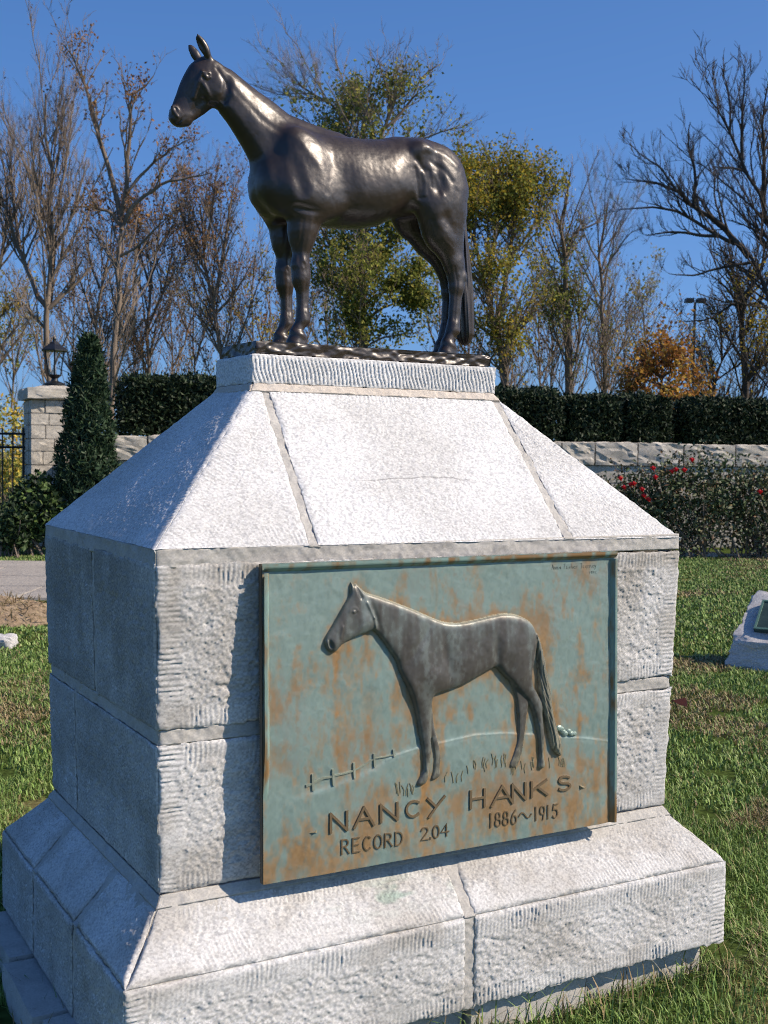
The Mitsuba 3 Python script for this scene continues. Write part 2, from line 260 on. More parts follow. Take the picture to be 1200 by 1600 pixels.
block('cap_block', patch([[a, b, zc(a)], [-a, b, zc(-a)], [-c_, d_, ZC1], [c_, d_, ZC1]], .012, 'fine', dict(l=(sR, 0), r=(sL, 0), b=(-nZ, 0), t=(nZ, 0)), 87))
# the block under the bronze
zk = ZC1 + .007
def kface(p, q, seed, res, style, m): return patch([[*p, zk], [*q, zk], [*q, ZK1], [*p, ZK1]], res, style, {'b': (-nZ, m), 't': (nZ, 0), 'l': (np.array([*(np.array(p) - q), 0]) / np.linalg.norm(np.array(p) - q), 0), 'r': (np.array([*(np.array(q) - p), 0]) / np.linalg.norm(np.array(p) - q), 0)}, seed)
block('top_block', kface((-c_, -d_), (c_, -d_), 90, .0026, 'fine', .2), kface((-c_, d_), (-c_, -d_), 91, MID, 'fine', 0), kface((c_, -d_), (c_, d_), 92, .01, 'fine', 0), kface((c_, d_), (-c_, d_), 93, .01, 'fine', 0),
      patch([[-c_, -d_, ZK1], [c_, -d_, ZK1], [c_, d_, ZK1], [-c_, d_, ZK1]], .008, 'fine', dict(l=(-nX, 0), r=(nX, 0), b=(-nY, 0), t=(nY, 0)), 94))
# mortar: solid cores a few millimetres behind the faces, uneven at the surface
def core(name, z0, z1, h0, h1, mat='mortar', res=.008, seed=0, inset=.004):
    (x0, y0), (x1, y1) = h0, h1; x0, y0, x1, y1 = (v - inset for v in (x0, y0, x1, y1)); ring0, ring1 = [[-x0, -y0], [x0, -y0], [x0, y0], [-x0, y0]], [[-x1, -y1], [x1, -y1], [x1, y1], [-x1, y1]]
    P, nn = [], [-nY, nX, nY, -nX]
    for k in range(4):
        l = (k + 1) % 4; P.append(patch([[*ring0[k], z0], [*ring0[l], z0], [*ring1[l], z1], [*ring1[k], z1]], res if k in (0, 3) else .05, 'mortar', dict(l=(nn[k - 1], 0), r=(nn[l], 0)), seed, .02))
    return put(name, join(P), mat, PED, smooth=True)
core('mortar_core', ZB0 + .002, ZB1 - .002, (A_, B_), (A_, B_), seed=100, inset=.016)
core('mortar_core', ZB1 - .002, ZS0 + .02, (A_, B_), (ai, bi), seed=104, inset=.016)
core('mortar_core', ZS0 - .01, ZJ1 - .01, half(ZS0), half(ZJ1), seed=108, inset=.016)
core('mortar_core', ZJ1 - .01, ZS1 - .03, half(ZJ1), (a, b), seed=112, inset=.016)
core('mortar_core', ZS1 - .010, ZC0 + .004, (a, b), (a, b), res=.004, seed=116, inset=.004)
core('mortar_core', ZC0 + .003, ZC1 + .004, (a, b), (c_, d_), seed=120, inset=.016)
core('mortar_core', ZC1 - .012, zk + .004, (c_ + .010, d_ + .013), (c_ - .003, d_ - .003), 'buff_mortar', .004, 124, 0)
def joint(p0, p1, n, w=.034, sink=.004, mat='mortar'):
    p0, p1, n = (np.array(v, float) for v in (p0, p1, n)); s = np.cross(p1 - p0, n); s *= w / 2 / np.linalg.norm(s); n = n * sink
    return put('mortar_joint', patch([p0 - s - n, p0 + s - n, p1 + s - n, p1 - s - n], .004, 'mortar', {}, 140, .015), mat, PED, smooth=True)
joint([xj, -B_, ZB0], [xj, -B_, ZB1], -nY, .036, .007); joint([xj, -B_, ZB1], [xj, -bi, ZS0], nbF, .036, .006)
for y in (.2137, -.21):
    joint([-A_, y, ZB0], [-A_, y, ZB1], -nX, .036, .007); joint([-A_, y, ZB1], [-ai, y, ZS0], nbL, .036, .007)
joint([-.395, -b, ZC0], [-.362, -d_, ZC1], sF, .034, .0045); joint([.385, -b, ZC0], [.392, -d_, ZC1], sF, .034, .0045)
core('mortar_joint', ZJ0 - .007, ZJ1 + .007, half(ZJ0), half(ZJ1), res=.004, seed=150, inset=.0070)
for y, z0, z1 in ((.205, ZS0, ZJ0), (-.008, ZJ1, ZS1)): joint([-half(z0)[0], y, z0], [-half(z1)[0], y, z1], -nX, .034, .006)
# fillet of mortar at the foot of the shaft, and the rough footing in the grass
core('mortar_core', ZS0 - .010, ZS0 + .016, (ai + .011, bi + .013), (ai - .005, bi - .005), res=.004, seed=128, inset=0)
rng = np.random.default_rng(11)
for k, (x0, x1) in enumerate(((-.88, -.46), (-.45, .02), (.03, .42), (.43, .86))):
    v, f = stone(x1 - x0, .30, .17, rng, .02, 2); put('footing_stone', (v + [(x0 + x1) / 2, -B_ + .19 + .02 * (k % 2), .008], f), 'mortar', PED, smooth=40)
for k, (y0, y1) in enumerate(((-.57, -.16), (-.14, .22), (.24, .6))):
    v, f = stone(.30, y1 - y0, .16, rng, .02, 2); put('footing_stone', (v + [-A_ + .09 - .02 * (k % 2), (y0 + y1) / 2, .008], f), 'mortar', PED, smooth=40)
v, f = stone(1.6, 1.0, .16, rng, .02, 2); put('footing_stone', (v + [.02, .08, .006], f), 'mortar', PED, smooth=40)

# ------------------------------------------------------------------ the bronze horse: a smooth solid, turned into one skin
Z0=1.811;TURN=13
def horse_field(vox=.003):
    lo=np.array([-.645,-.125,-.004]);hi=np.array([.43,.125,.84])
    n=np.ceil((hi-lo)/vox).astype(int)+1
    ax=[(lo[i]+vox*np.arange(n[i])).astype(np.float32) for i in range(3)]
    D=np.full(n,.06,np.float32)
    def box(bl,bh,pad):
        s=[]
        for i in range(3):
            a=max(0,int((bl[i]-pad-lo[i])/vox));b=min(n[i],int((bh[i]+pad-lo[i])/vox)+2);s.append(slice(a,max(a,b)))
        X=ax[0][s[0]][:,None,None];Y=ax[1][s[1]][None,:,None];Zz=ax[2][s[2]][None,None,:]
        return tuple(s),X,Y,Zz
    def smin(s,d,k):
        a=D[s];h=np.clip(.5+.5*(a-d)/k,0,1);D[s]=a*(1-h)+d*h-k*h*(1-h)
    def smax(s,d,k):
        a=D[s];h=np.clip(.5-.5*(a-d)/k,0,1);D[s]=a*(1-h)+d*h+k*h*(1-h)
    def cone(p,q,r1,r2,k=.012,ey=1.,cut=False):
        p,q=np.array(p,float),np.array(q,float);r=max(r1,r2)
        s,X,Y,Z=box(np.minimum(p,q)-[r,r*ey,r],np.maximum(p,q)+[r,r*ey,r],k+.006)
        v=q-p;t=np.clip(((X-p[0])*v[0]+(Y-p[1])*v[1]+(Z-p[2])*v[2])/max(v@v,1e-12),0,1)
        d=np.sqrt((X-p[0]-t*v[0])**2+((Y-p[1]-t*v[1])/ey)**2+(Z-p[2]-t*v[2])**2)-(r1+(r2-r1)*t)
        (smax(s,-d,k) if cut else smin(s,d,k))
    def ell(c,r,k=.015,ang=0.,cut=False,yaw=0.):
        # ang rotates in the xz plane (degrees, + lifts the front end at -x)
        c=np.array(c,float);m=max(r);s,X,Y,Z=box(c-m,c+m,(k+.006)*max(r)/min(r))
        a=math.radians(ang);x,y,z=X-c[0],Y-c[1],Z-c[2]
        if yaw: b=math.radians(yaw);x,y=x*math.cos(b)+y*math.sin(b),-x*math.sin(b)+y*math.cos(b)
        x,z=x*math.cos(a)-z*math.sin(a),x*math.sin(a)+z*math.cos(a)
        q=np.sqrt((x/r[0])**2+(y/r[1])**2+(z/r[2])**2)
        d=(q-1)*min(r)*1.0
        (smax(s,-d,k) if cut else smin(s,d,k))
    def loft(o,a,b,T,F,Bk,W,k,e=2.0,wup=None,cap=.03):
        """sections along the axis a from o: from F (towards b) to -Bk (away from b), half-width W"""
        o,a,b=map(np.array,(o,a,b));o=o.astype(float);a=a/np.linalg.norm(a);b=b-a*(a@b);b=b/np.linalg.norm(b)
        T=np.array(T);pf,pb,pw=(PchipInterpolator(T,v) for v in (F,Bk,W))
        ends=[o+a*t+b*h for t,hs in zip(T,zip(F,Bk)) for h in hs];ends=np.array(ends)
        w=max(W);bl=ends.min(0)-[0,w,0];bh=ends.max(0)+[0,w,0]
        s,X,Y,Z=box(bl,bh,.06)
        x,y,z=X-o[0],Y-o[1],Z-o[2]
        t=x*a[0]+y*a[1]+z*a[2];h=x*b[0]+y*b[1]+z*b[2]
        tc=np.clip(t,T[0],T[-1]);tt=np.linspace(T[0],T[-1],200)
        f=np.interp(tc,tt,pf(tt));bk=np.interp(tc,tt,pb(tt));wd=np.interp(tc,tt,pw(tt))
        c=(f+bk)/2;hh=(f-bk)/2;g=(h-c)/hh
        if wup is not None: # narrower towards the top
            wd=wd*(1-wup*np.clip(g,-1,1))
        q=(np.abs(g)**e+np.abs(y/wd)**e)**(1/e)
        d=(q-1)*np.minimum(hh,wd)*.9
        over=np.maximum(T[0]-t,t-T[-1]);hk=np.clip(.5-.5*(d-over)/cap,0,1);d=d*(1-hk)+over*hk+cap*hk*(1-hk)
        smin(s,d.astype(np.float32),k)
    H=horse_parts
    H(cone,ell,loft)
    return D,lo,vox
def horse_parts(cone,ell,loft):
    # trunk: axis along +x, b=+z
    loft([-.32,0,0],[1,0,0],[0,0,1],
         [-.02,.03,.08,.14,.20,.28,.36,.43,.48,.53,.57,.605,.645],
         [.49,.545,.585,.606,.613,.614,.621,.639,.641,.620,.583,.540,.505],
         [.415,.385,.362,.354,.352,.354,.368,.402,.415,.425,.44,.455,.475],
         [.058,.080,.094,.098,.104,.112,.113,.106,.101,.096,.085,.066,.042],.01,e=2.15,wup=.12)
    # withers ridge and back line
    cone([-.215,0,.612],[-.09,0,.601],.016,.013,.04,.8)
    # neck: axis from base up to the poll
    o=np.array([-.235,0,.50]);tip=np.array([-.455,0,.715])
    loft(o,tip-o,[.70,0,.716],[-.08,.0,.05,.11,.17,.23,.325],
         [.110,.124,.122,.108,.092,.072,.050],[-.125,-.110,-.088,-.068,-.057,-.050,-.042],
         [.070,.066,.056,.047,.041,.037,.034],.03,e=2.0,wup=.25)
    # breast
    for s in (-1,1): ell([-.275,s*.040,.435],[.050,.044,.070],.025,-10)
    for s in (-1,1):
        # shoulder blade mass, triceps, forearm
        ell([-.205,s*.070,.49],[.056,.034,.115],.035,-24)
        ell([-.180,s*.080,.425],[.058,.032,.058],.028,25)
        ell([-.245,s*.073,.425],[.040,.032,.055],.03,10)
        # thigh, buttock, croup
        ell([.205,s*.060,.538],[.090,.046,.085],.035,-14)
        ell([.252,s*.068,.47],[.066,.044,.105],.03,4)
        ell([.190,s*.072,.43],[.045,.034,.075],.025,-22)
        ell([.150,s*.080,.585],[.026,.026,.028],.025,-30)
    head(cone,ell,loft)
    # fore legs
    for s,x0 in ((-1,-.217),(1,-.215)):
        y=s*.062;yy=s*.056
        cone([x0+(.012 if s<0 else -.002),y+s*.006,.40],[x0+(.0 if s<0 else -.006),yy,.31],.043,.034,.035,.85)
        cone([x0+.000,yy,.315],[x0-.004,yy,.235],.034,.0215,.03,.9)
        cone([x0-.006,yy,.218],[x0-.005,yy,.188],.0215,.0205,.03,.95)   # knee
        ell([x0+.012,yy,.205],[.011,.014,.018],.01)
        cone([x0-.002,yy,.19],[x0+.002,yy,.10],.0165,.0145,.028,.95)
        cone([x0+.009,yy,.185],[x0+.012,yy,.09],.010,.0105,.010,.9)    # tendon
        cone([x0+.003,yy,.085],[x0+.004,yy,.075],.0185,.0185,.012,.95)   # fetlock
        ell([x0+.016,yy,.073],[.010,.011,.012],.01)
        cone([x0+.001,yy,.07],[x0-.017,yy,.037],.015,.017,.012)
        hoof(cone,ell,x0-.014,yy)
    # hind legs
    for s,x0 in ((-1,.287),(1,.338)):
        y=s*.066;yy=s*.060
        dx=0 if s<0 else -.016
        cone([x0-.055+dx,y,.44],[x0-.056+dx*.4,y,.355],.060 if s<0 else .048,.048 if s<0 else .042,.035,.72)
        cone([x0-.060+dx*.5,s*.064,.375],[x0-.006,yy,.275],.044,.029,.03,.75)
        cone([x0-.005+dx,s*.062,.42],[x0+.016,yy,.285],.036,.014,.03,.75)
        cone([x0+.017,yy,.29],[x0+.029,yy,.238],.012,.0145,.014,.9)   # hamstring to point of hock
        cone([x0-.004,yy,.28],[x0+.008,yy,.215],.028,.024,.014,.8)
        cone([x0+.027,yy,.238],[x0+.012,yy,.20],.0150,.0185,.014,.9)
        cone([x0+.008,yy,.20],[x0+.001,yy,.105],.0195,.0165,.014,.85)
        cone([x0+.018,yy,.20],[x0+.011,yy,.10],.0115,.0115,.010,.85)
        cone([x0+.000,yy,.088],[x0-.001,yy,.078],.0195,.0195,.012,.95)
        ell([x0+.012,yy,.076],[.011,.012,.013],.01)
        cone([x0-.004,yy,.072],[x0-.020,yy,.038],.016,.018,.012)
        hoof(cone,ell,x0-.019,yy)
    # flank hollow, groove before the thigh, behind the shoulder, jugular groove
    for s in (-1,1):
        ell([.125,s*.128,.515],[.030,.020,.055],.03,-25,cut=True)
        cone([.158,s*.121,.57],[.140,s*.121,.43],.008,.008,.024,cut=True)
        cone([.188,s*.121,.565],[.200,s*.120,.48],.006,.007,.028,cut=True)
        ell([-.118,s*.131,.475],[.024,.016,.075],.034,-14,cut=True)
        cone([-.27,s*.117,.50],[-.245,s*.124,.42],.006,.006,.028,cut=True)
        cone([-.415,s*.058,.655],[-.31,s*.094,.525],.008,.008,.030,cut=True)
        cone([-.255,s*.106,.375],[-.175,s*.118,.363],.006,.005,.014,cut=True)
        cone([.225,s*.121,.395],[.285,s*.119,.335],.005,.006,.026,cut=True)
    ell([.325,0,.45],[.03,.006,.10],.016,0,cut=True)
def hoof(cone,ell,x,y):
    ell([x+.004,y,.030],[.024,.022,.014],.006,20)
    cone([x+.002,y,.026],[x-.006,y,.006],.0205,.0245,.005,1.)
    cone([x+.014,y,.020],[x+.012,y,.006],.0165,.0185,.005,1.)
def head(cone,ell,loft):
    o=np.array([-.478,0,.772]);a=np.array([-.45,0,-.893]);b=np.array([-.893,0,.45])
    A=lambda t,h,y:(o+a*t+b*h+np.array([0,y,0]))
    loft(o,a,b,[-.005,.02,.045,.075,.105,.13,.155,.177,.197,.206],
         [.008,.023,.031,.032,.030,.026,.023,.021,.014,.002],
         [-.052,-.066,-.076,-.080,-.075,-.065,-.053,-.040,-.030,-.018],
         [.024,.033,.036,.0325,.026,.0215,.020,.0225,.0205,.014],.012,e=2.2,cap=.012)
    # lower lip and chin
    ell(A(.178,-.033,0),[.014,.014,.012],.006,-30)
    for s in (-1,1):
        ell(A(.068,-.044,s*.0235),[.042,.013,.037],.006,62)             # jaw
        ell(A(.055,-.021,s*.044),[.013,.0065,.0095],.006,62,cut=True)     # socket, eyeball, lids
        ell(A(.055,-.021,s*.0350),[.0088,.0070,.0074],.0015,62)
        cone(A(.043,-.024,s*.037),A(.050,-.009,s*.037),.0034,.0042,.004);cone(A(.050,-.009,s*.037),A(.066,-.010,s*.0355),.0042,.0030,.004)
        cone(A(.066,-.024,s*.036),A(.051,-.031,s*.0375),.0026,.0026,.004)
        ell(A(.080,-.032,s*.0325),[.018,.006,.005],.006,60)            # cheek crest
        cone(A(.075,-.012,s*.031),A(.118,-.020,s*.024),.006,.003,.008)
        ell(A(.173,.010,s*.0175),[.013,.008,.010],.006,70)               # nostril rim
        cone(A(.172,.011,s*.026),A(.183,-.001,s*.026),.0064,.0048,.003,1.1,cut=True)
        cone(A(.186,-.004,s*.022),A(.170,.018,s*.018),.003,.0035,.005)
        cone(A(.204,-.012,s*.014),A(.186,-.018,s*.0225),.0030,.0030,.002,1.,cut=True);cone(A(.186,-.018,s*.0225),A(.166,-.024,s*.0245),.0030,.0028,.002,1.,cut=True)
        cone(A(.022,-.072,s*.040),A(.085,-.090,s*.033),.006,.006,.012,cut=True);cone(A(.112,-.045,s*.028),A(.15,-.035,s*.027),.005,.005,.012,cut=True)  # mouth
        # ears
        bs,tp=(np.array([-.474,-.023,.768]),np.array([-.507,-.039,.821])) if s<0 else (np.array([-.484,.030,.766]),np.array([-.520,.049,.818]))
        d=tp-bs;an=math.degrees(math.atan2(d[0],d[2]));c=bs*.47+tp*.53
        cone(bs-d*.05,c,.0085,.0108,.006,.8);ell(c,[.0122,.0085,.0300],.006,an);cone(bs*.28+tp*.72,tp+d*.06,.0088,.0010,.005,.75)
        ell(c+np.array([-.0085,s*.0065,-.002]),[.0072,.0050,.023],.004,an,cut=True)
    # forelock
    cone([-.475,0,.772],[-.505,0,.742],.010,.004,.006,1.2)
def tail_mesh():
    """the hanging tail: a tapered sweep with combed strands"""
    t=np.linspace(0,1,150)[:,None];A=np.linspace(0,2*np.pi,72,endpoint=False)[None]
    px=PchipInterpolator([0,.05,.14,.35,.65,.9,1],[.300,.322,.334,.346,.359,.370,.374]);pz=PchipInterpolator([0,.05,.14,.35,.65,.9,1],[.548,.545,.500,.375,.205,.070,.038])
    rr=PchipInterpolator([0,.05,.2,.45,.7,.88,.96,1],[.010,.014,.019,.024,.029,.026,.015,.003])
    st=sum(a*np.sin(k*A+p+q*t*6) for k,p,q,a in ((5,1,.5,.10),(9,2,-.7,.07),(14,0,.9,.06),(21,4,-1.2,.045)))
    r=rr(t)*(1+st*np.clip(t*5,0,1));X=px(t)+r*np.cos(A)*1.05;Y=r*np.sin(A)*.9;Z=pz(t)+r*np.cos(A)*.25*(t>.9)
    V=np.stack([X,Y,Z+0*A],-1).reshape(-1,3);i,j=np.meshgrid(np.arange(149),np.arange(72),indexing='ij')
    F=np.stack([i*72+j,i*72+(j+1)%72,(i+1)*72+(j+1)%72,(i+1)*72+j],-1).reshape(-1,4)[:,::-1]
    return V+[0,0,Z0],F
def nets(D,lo,vox):
    """surface nets of D=0: quads"""
    n=D.shape;S=D<0
    c=np.zeros(tuple(k-1 for k in n),np.uint8)
    for i in (0,1):
        for j in (0,1):
            for k in (0,1): c+=S[i:n[0]-1+i,j:n[1]-1+j,k:n[2]-1+k]
    act=(c>0)&(c<8);idx=np.full(act.shape,-1,np.int32);cells=np.argwhere(act);idx[act]=np.arange(len(cells))
    acc=np.zeros((len(cells),3));cnt=np.zeros(len(cells))
    cor=[(i,j,k) for i in (0,1) for j in (0,1) for k in (0,1)]
    val={q:D[cells[:,0]+q[0],cells[:,1]+q[1],cells[:,2]+q[2]].astype(float) for q in cor}
    for q in cor:
        for x in range(3):
            if q[x]==0:
                r=list(q);r[x]=1;r=tuple(r);a,b=val[q],val[r];m=(a<0)!=(b<0)
                t=np.where(m,a/np.where(m,a-b,1),0);p=np.tile(np.array(q,float),(len(cells),1));p[:,x]+=t
                acc+=p*m[:,None];cnt+=m
    V=lo+vox*(cells+acc/cnt[:,None])
    F=[]
    for x in range(3):
        y,z=(x+1)%3,(x+2)%3
        sl=lambda o:tuple(slice(1,n[i]-1) if i!=x else slice(o,n[x]-1+o) for i in range(3))
        A,B=S[sl(0)],S[sl(1)]
        for flip,M in ((0,A&~B),(1,~A&B)):
            e=np.argwhere(M);e=e+np.array([0 if i==x else 1 for i in range(3)])
            def I(dy,dz):
                q=e.copy();q[:,y]-=dy;q[:,z]-=dz;return idx[q[:,0],q[:,1],q[:,2]]
            f=np.stack([I(1,1),I(0,1),I(0,0),I(1,0)],-1)
            F.append(f[:,::-1] if flip else f)
    return V,np.vstack(F)
def relax(V,F,it=6,lam=.5,mu=-.53):
    from scipy.sparse import coo_matrix,diags
    E=np.vstack([F[:,[i,(i+1)%4]] for i in range(4)]);E=np.vstack([E,E[:,::-1]])
    M=coo_matrix((np.ones(len(E)),(E[:,0],E[:,1])),shape=(len(V),len(V))).tocsr();M.data[:]=1
    M=diags(1/np.maximum(np.asarray(M.sum(1)).ravel(),1))@M
    for _ in range(it):
        V=V+lam*(M@V-V);V=V+mu*(M@V-V)
    return V
def horse_mesh(vox=.003,it=8):
    D,lo,vox=horse_field(vox);V,F=nets(D,lo,vox);V=relax(V,F,it)
    V[:,2]=np.maximum(V[:,2],-.002)
    # the head is turned a little to the right
    t=np.clip((-.37-V[:,0])/.10,0,1);t=t*t*(3-2*t)*math.radians(TURN);x=V[:,0]+.40
    V=np.stack([-.40+x*np.cos(t)+V[:,1]*np.sin(t),-x*np.sin(t)+V[:,1]*np.cos(t),V[:,2]],-1)
    return V+[0,0,Z0],F
HORSE = thing('horse_statue', 'dark brown bronze statue of a standing horse on a thin base atop the pedestal', 'statue')
hv, hf = horse_mesh(.0026, 7)
tri = np.vstack([hf[:, [0, 1, 2]], hf[:, [0, 2, 3]]])
nv_ = meshkit.arrays((hv, tri), True)[2]
# muscles, folds and tendons worked into the skin of both flanks: (depth, width, line in side view)
for dep, wd, ln in [(-0.0026,0.009,[(-0.447,0.714),(-0.395,0.668),(-0.338,0.616),(-0.289,0.588)]),(0.0018,0.009,[(-0.447,0.739),(-0.381,0.703),(-0.314,0.657),(-0.266,0.629)]),(0.0024,0.013,[(-0.428,0.637),(-0.394,0.599),(-0.36,0.561),(-0.327,0.522)]),(-0.0026,0.017,[(-0.308,0.566),(-0.304,0.501),(-0.307,0.431),(-0.288,0.395)]),(0.0022,0.012,[(-0.255,0.572),(-0.22,0.528),(-0.19,0.488)]),(-0.0024,0.015,[(-0.141,0.55),(-0.151,0.482),(-0.17,0.427)]),(-0.0022,0.01,[(-0.282,0.387),(-0.267,0.377),(-0.235,0.365),(-0.202,0.372)]),(0.0032,0.022,[(-0.227,0.42)]),(0.003,0.018,[(-0.322,0.412)]),(0.0025,0.02,[(-0.189,0.512)]),(0.0032,0.011,[(0.121,0.583)]),(-0.005,0.009,[(0.13,0.554),(0.15,0.531)]),(-0.0036,0.0075,[(0.124,0.528),(0.131,0.49),(0.14,0.449)]),(0.0028,0.007,[(0.148,0.52),(0.157,0.492),(0.158,0.458)]),(-0.0028,0.0065,[(0.168,0.526),(0.177,0.483)]),(0.0026,0.008,[(0.188,0.518),(0.204,0.486),(0.213,0.457)]),(0.0032,0.011,[(0.168,0.595),(0.226,0.577),(0.264,0.552)]),(-0.003,0.008,[(0.171,0.555),(0.216,0.534),(0.243,0.504)]),(-0.0026,0.01,[(0.257,0.476),(0.249,0.422),(0.227,0.371)]),(-0.002,0.01,[(0.165,0.413),(0.19,0.369),(0.224,0.316)]),(0.0025,0.03,[(0.194,0.423)]),(0.0012,0.0045,[(0.232,0.329),(0.25,0.32),(0.264,0.313)]),(-0.001,0.006,[(0.223,0.317),(0.246,0.304)]),(0.002,0.006,[(0.295,0.24)]),(-0.0018,0.004,[(0.276,0.261),(0.288,0.22),(0.287,0.163),(0.283,0.105)]),(0.0014,0.004,[(0.266,0.199),(0.269,0.142)]),(-0.002,0.005,[(-0.232,0.345),(-0.235,0.283),(-0.235,0.227)]),(0.0018,0.006,[(-0.208,0.346),(-0.213,0.285),(-0.221,0.232)]),(-0.0015,0.0035,[(-0.214,0.184),(-0.211,0.136),(-0.213,0.091)]),(0.0012,0.005,[(-0.222,0.215)]),(-0.0016,0.005,[(-0.223,0.228),(-0.211,0.192),(-0.21,0.119)]),(0.0015,0.005,[(-0.228,0.264),(-0.223,0.235)]),(-0.0022,0.005,[(-0.459,0.737),(-0.435,0.703),(-0.425,0.67),(-0.442,0.64)]),(0.0016,0.01,[(-0.459,0.672)])]:
    q = np.array(ln); xz = np.stack([hv[:, 0], hv[:, 2] - Z0], -1); d = np.full(len(hv), 9.)
    for k in range(max(1, len(q) - 1)):
        p0, p1 = q[k], q[min(k + 1, len(q) - 1)]; e = p1 - p0; t = np.clip(((xz - p0) @ e) / max(e @ e, 1e-12), 0, 1); d = np.minimum(d, np.linalg.norm(xz - p0 - t[:, None] * e, axis=1))
    hv = hv + nv_ * (dep * .62 * np.exp(-(d / wd) ** 2) * np.clip((np.abs(nv_[:, 1]) - .15) / .4, 0, 1))[:, None]
nv_ = meshkit.arrays((hv, tri), True)[2]      # modelled clay surface: small tool marks
hv = hv + nv_ * ((fbm3(hv * 60, 3) - .5) * .0012 + (fbm3(hv * np.array([90, 90, 25]), 2) - .5) * .0008)[:, None]
put('body', (hv, tri), 'bronze', HORSE, smooth=True)
tv, tf = tail_mesh(); put('tail', (tv, tf), 'bronze', HORSE, smooth=True)
def plate():
    x, y, z0, z1 = .3825, .1229, ZK1 + .001, ZP1; P = []
    def face(q, n, res=.004):
        v, f = patch(q, res, 'plain', {}, 3, .0); nn = np.array(n, float)
        h = (fbm3(v * [28, 28, 60] + 4, 3) - .5) * .012 + (noise3(v * [40, 40, 95]) - .5) * .005
        e = np.clip(np.minimum(x - np.abs(v[:, 0]), 9) / .004, 0, 1) if abs(n[1]) else 1
        return v + nn * (h * e)[:, None], f
    P += [face([[-x, -y, z0], [x, -y, z0], [x, -y, z1], [-x, -y, z1]], (0, -1, 0), .003), face([[-x, y, z0], [-x, -y, z0], [-x, -y, z1], [-x, y, z1]], (-1, 0, 0)),
          face([[x, -y, z0], [x, y, z0], [x, y, z1], [x, -y, z1]], (1, 0, 0)), face([[x, y, z0], [-x, y, z0], [-x, y, z1], [x, y, z1]], (0, 1, 0))]
    v, f = patch([[-x, -y, z1], [x, -y, z1], [x, y, z1], [-x, y, z1]], .006, 'plain', {}, 4, .0); v = v + np.array([0, 0, 1]) * ((fbm3(v * 30, 3) - .5) * .006)[:, None]
    return join(P + [(v, f)])
put('base_plate', plate(), 'bronze', HORSE, smooth=60)

# ------------------------------------------------------------------ the relief plaque (u to the right, v up, h outwards)
PQ = thing('bronze_plaque', 'green and rust stained bronze relief plaque with a standing horse, fixed to the pedestal front', 'plaque')
PW, PH = 1.0676, .7585
PM = frame([-.5440, -.5697, .4888], [1, 0, 0], [0, .02701, .99964], [0, -.99964, .02701])
def on_plaque(v): return move(v, PM)
horse_uv = [(.2421,.7131),(.2681,.6807),(.2869,.6757),(.3439,.6563),(.402,.634),(.4513,.6127),(.4914,.5959),(.532,.5883),(.5835,.5922),(.6464,.6017),(.6891,.6064),(.7324,.5995),(.7708,.5813),(.7874,.5623),(.7953,.5349),(.7909,.4902),(.7766,.4464),(.7789,.4103),(.7989,.3815),(.8158,.3529),(.8125,.3261),(.8193,.2892),(.8216,.2527),(.8161,.217),(.8274,.1794),(.796,.1787),(.8049,.2093),(.8014,.2549),(.7935,.3009),(.7824,.338),(.7657,.3666),(.7437,.3865),(.7055,.4254),(.6786,.4498),(.6625,.4687),(.6254,.4541),(.5628,.4287),(.5014,.415),(.4662,.413),(.4632,.3689),(.4611,.3007),(.4631,.2662),(.4561,.2157),(.4491,.1823),(.4134,.1826),(.4312,.2059),(.4411,.226),(.4372,.2691),(.4293,.3126),(.4214,.3559),(.4067,.4082),(.3872,.4437),(.3678,.479),(.3629,.5045),(.3389,.5356),(.3151,.5664),(.2962,.5883),(.2773,.5812),(.24,.5713),(.2077,.5571),(.1939,.5377),(.1712,.5393),(.1595,.5604),(.1623,.5764),(.1804,.5996),(.1987,.627),(.2125,.6507),(.2291,.6719)]
far_ear = [(.2309,.6702),(.2301,.6948),(.2338,.711),(.2421,.6942),(.2458,.6695)]
far_fore = [(.4592,.4305),(.4662,.3857),(.4712,.3338),(.4812,.2985),(.4933,.2542),(.4883,.2203),(.4933,.1982),(.4561,.1857),(.4711,.2138),(.4732,.2565),(.4611,.3007),(.4512,.353)]
far_hind = [(.6893,.4533),(.7055,.4254),(.7273,.3879),(.7328,.3517),(.7362,.3067),(.733,.2624),(.7167,.224),(.7005,.1947),(.7309,.1884),(.7495,.2337),(.7571,.2867),(.7636,.3309),(.7712,.366),(.7656,.4114)]
tail_uv = [(.7819,.5645),(.8042,.5343),(.8211,.47),(.8381,.3962),(.8496,.3224),(.8726,.2471),(.8807,.2005),(.8556,.2171),(.8385,.2417),(.8328,.2787),(.8215,.3161),(.8045,.381),(.7988,.4446),(.7931,.508)]
CELL = .002; GU, GV = np.meshgrid(np.arange(0, PW + CELL, CELL), np.arange(0, PH + CELL, CELL), indexing='ij')
DIST = {}
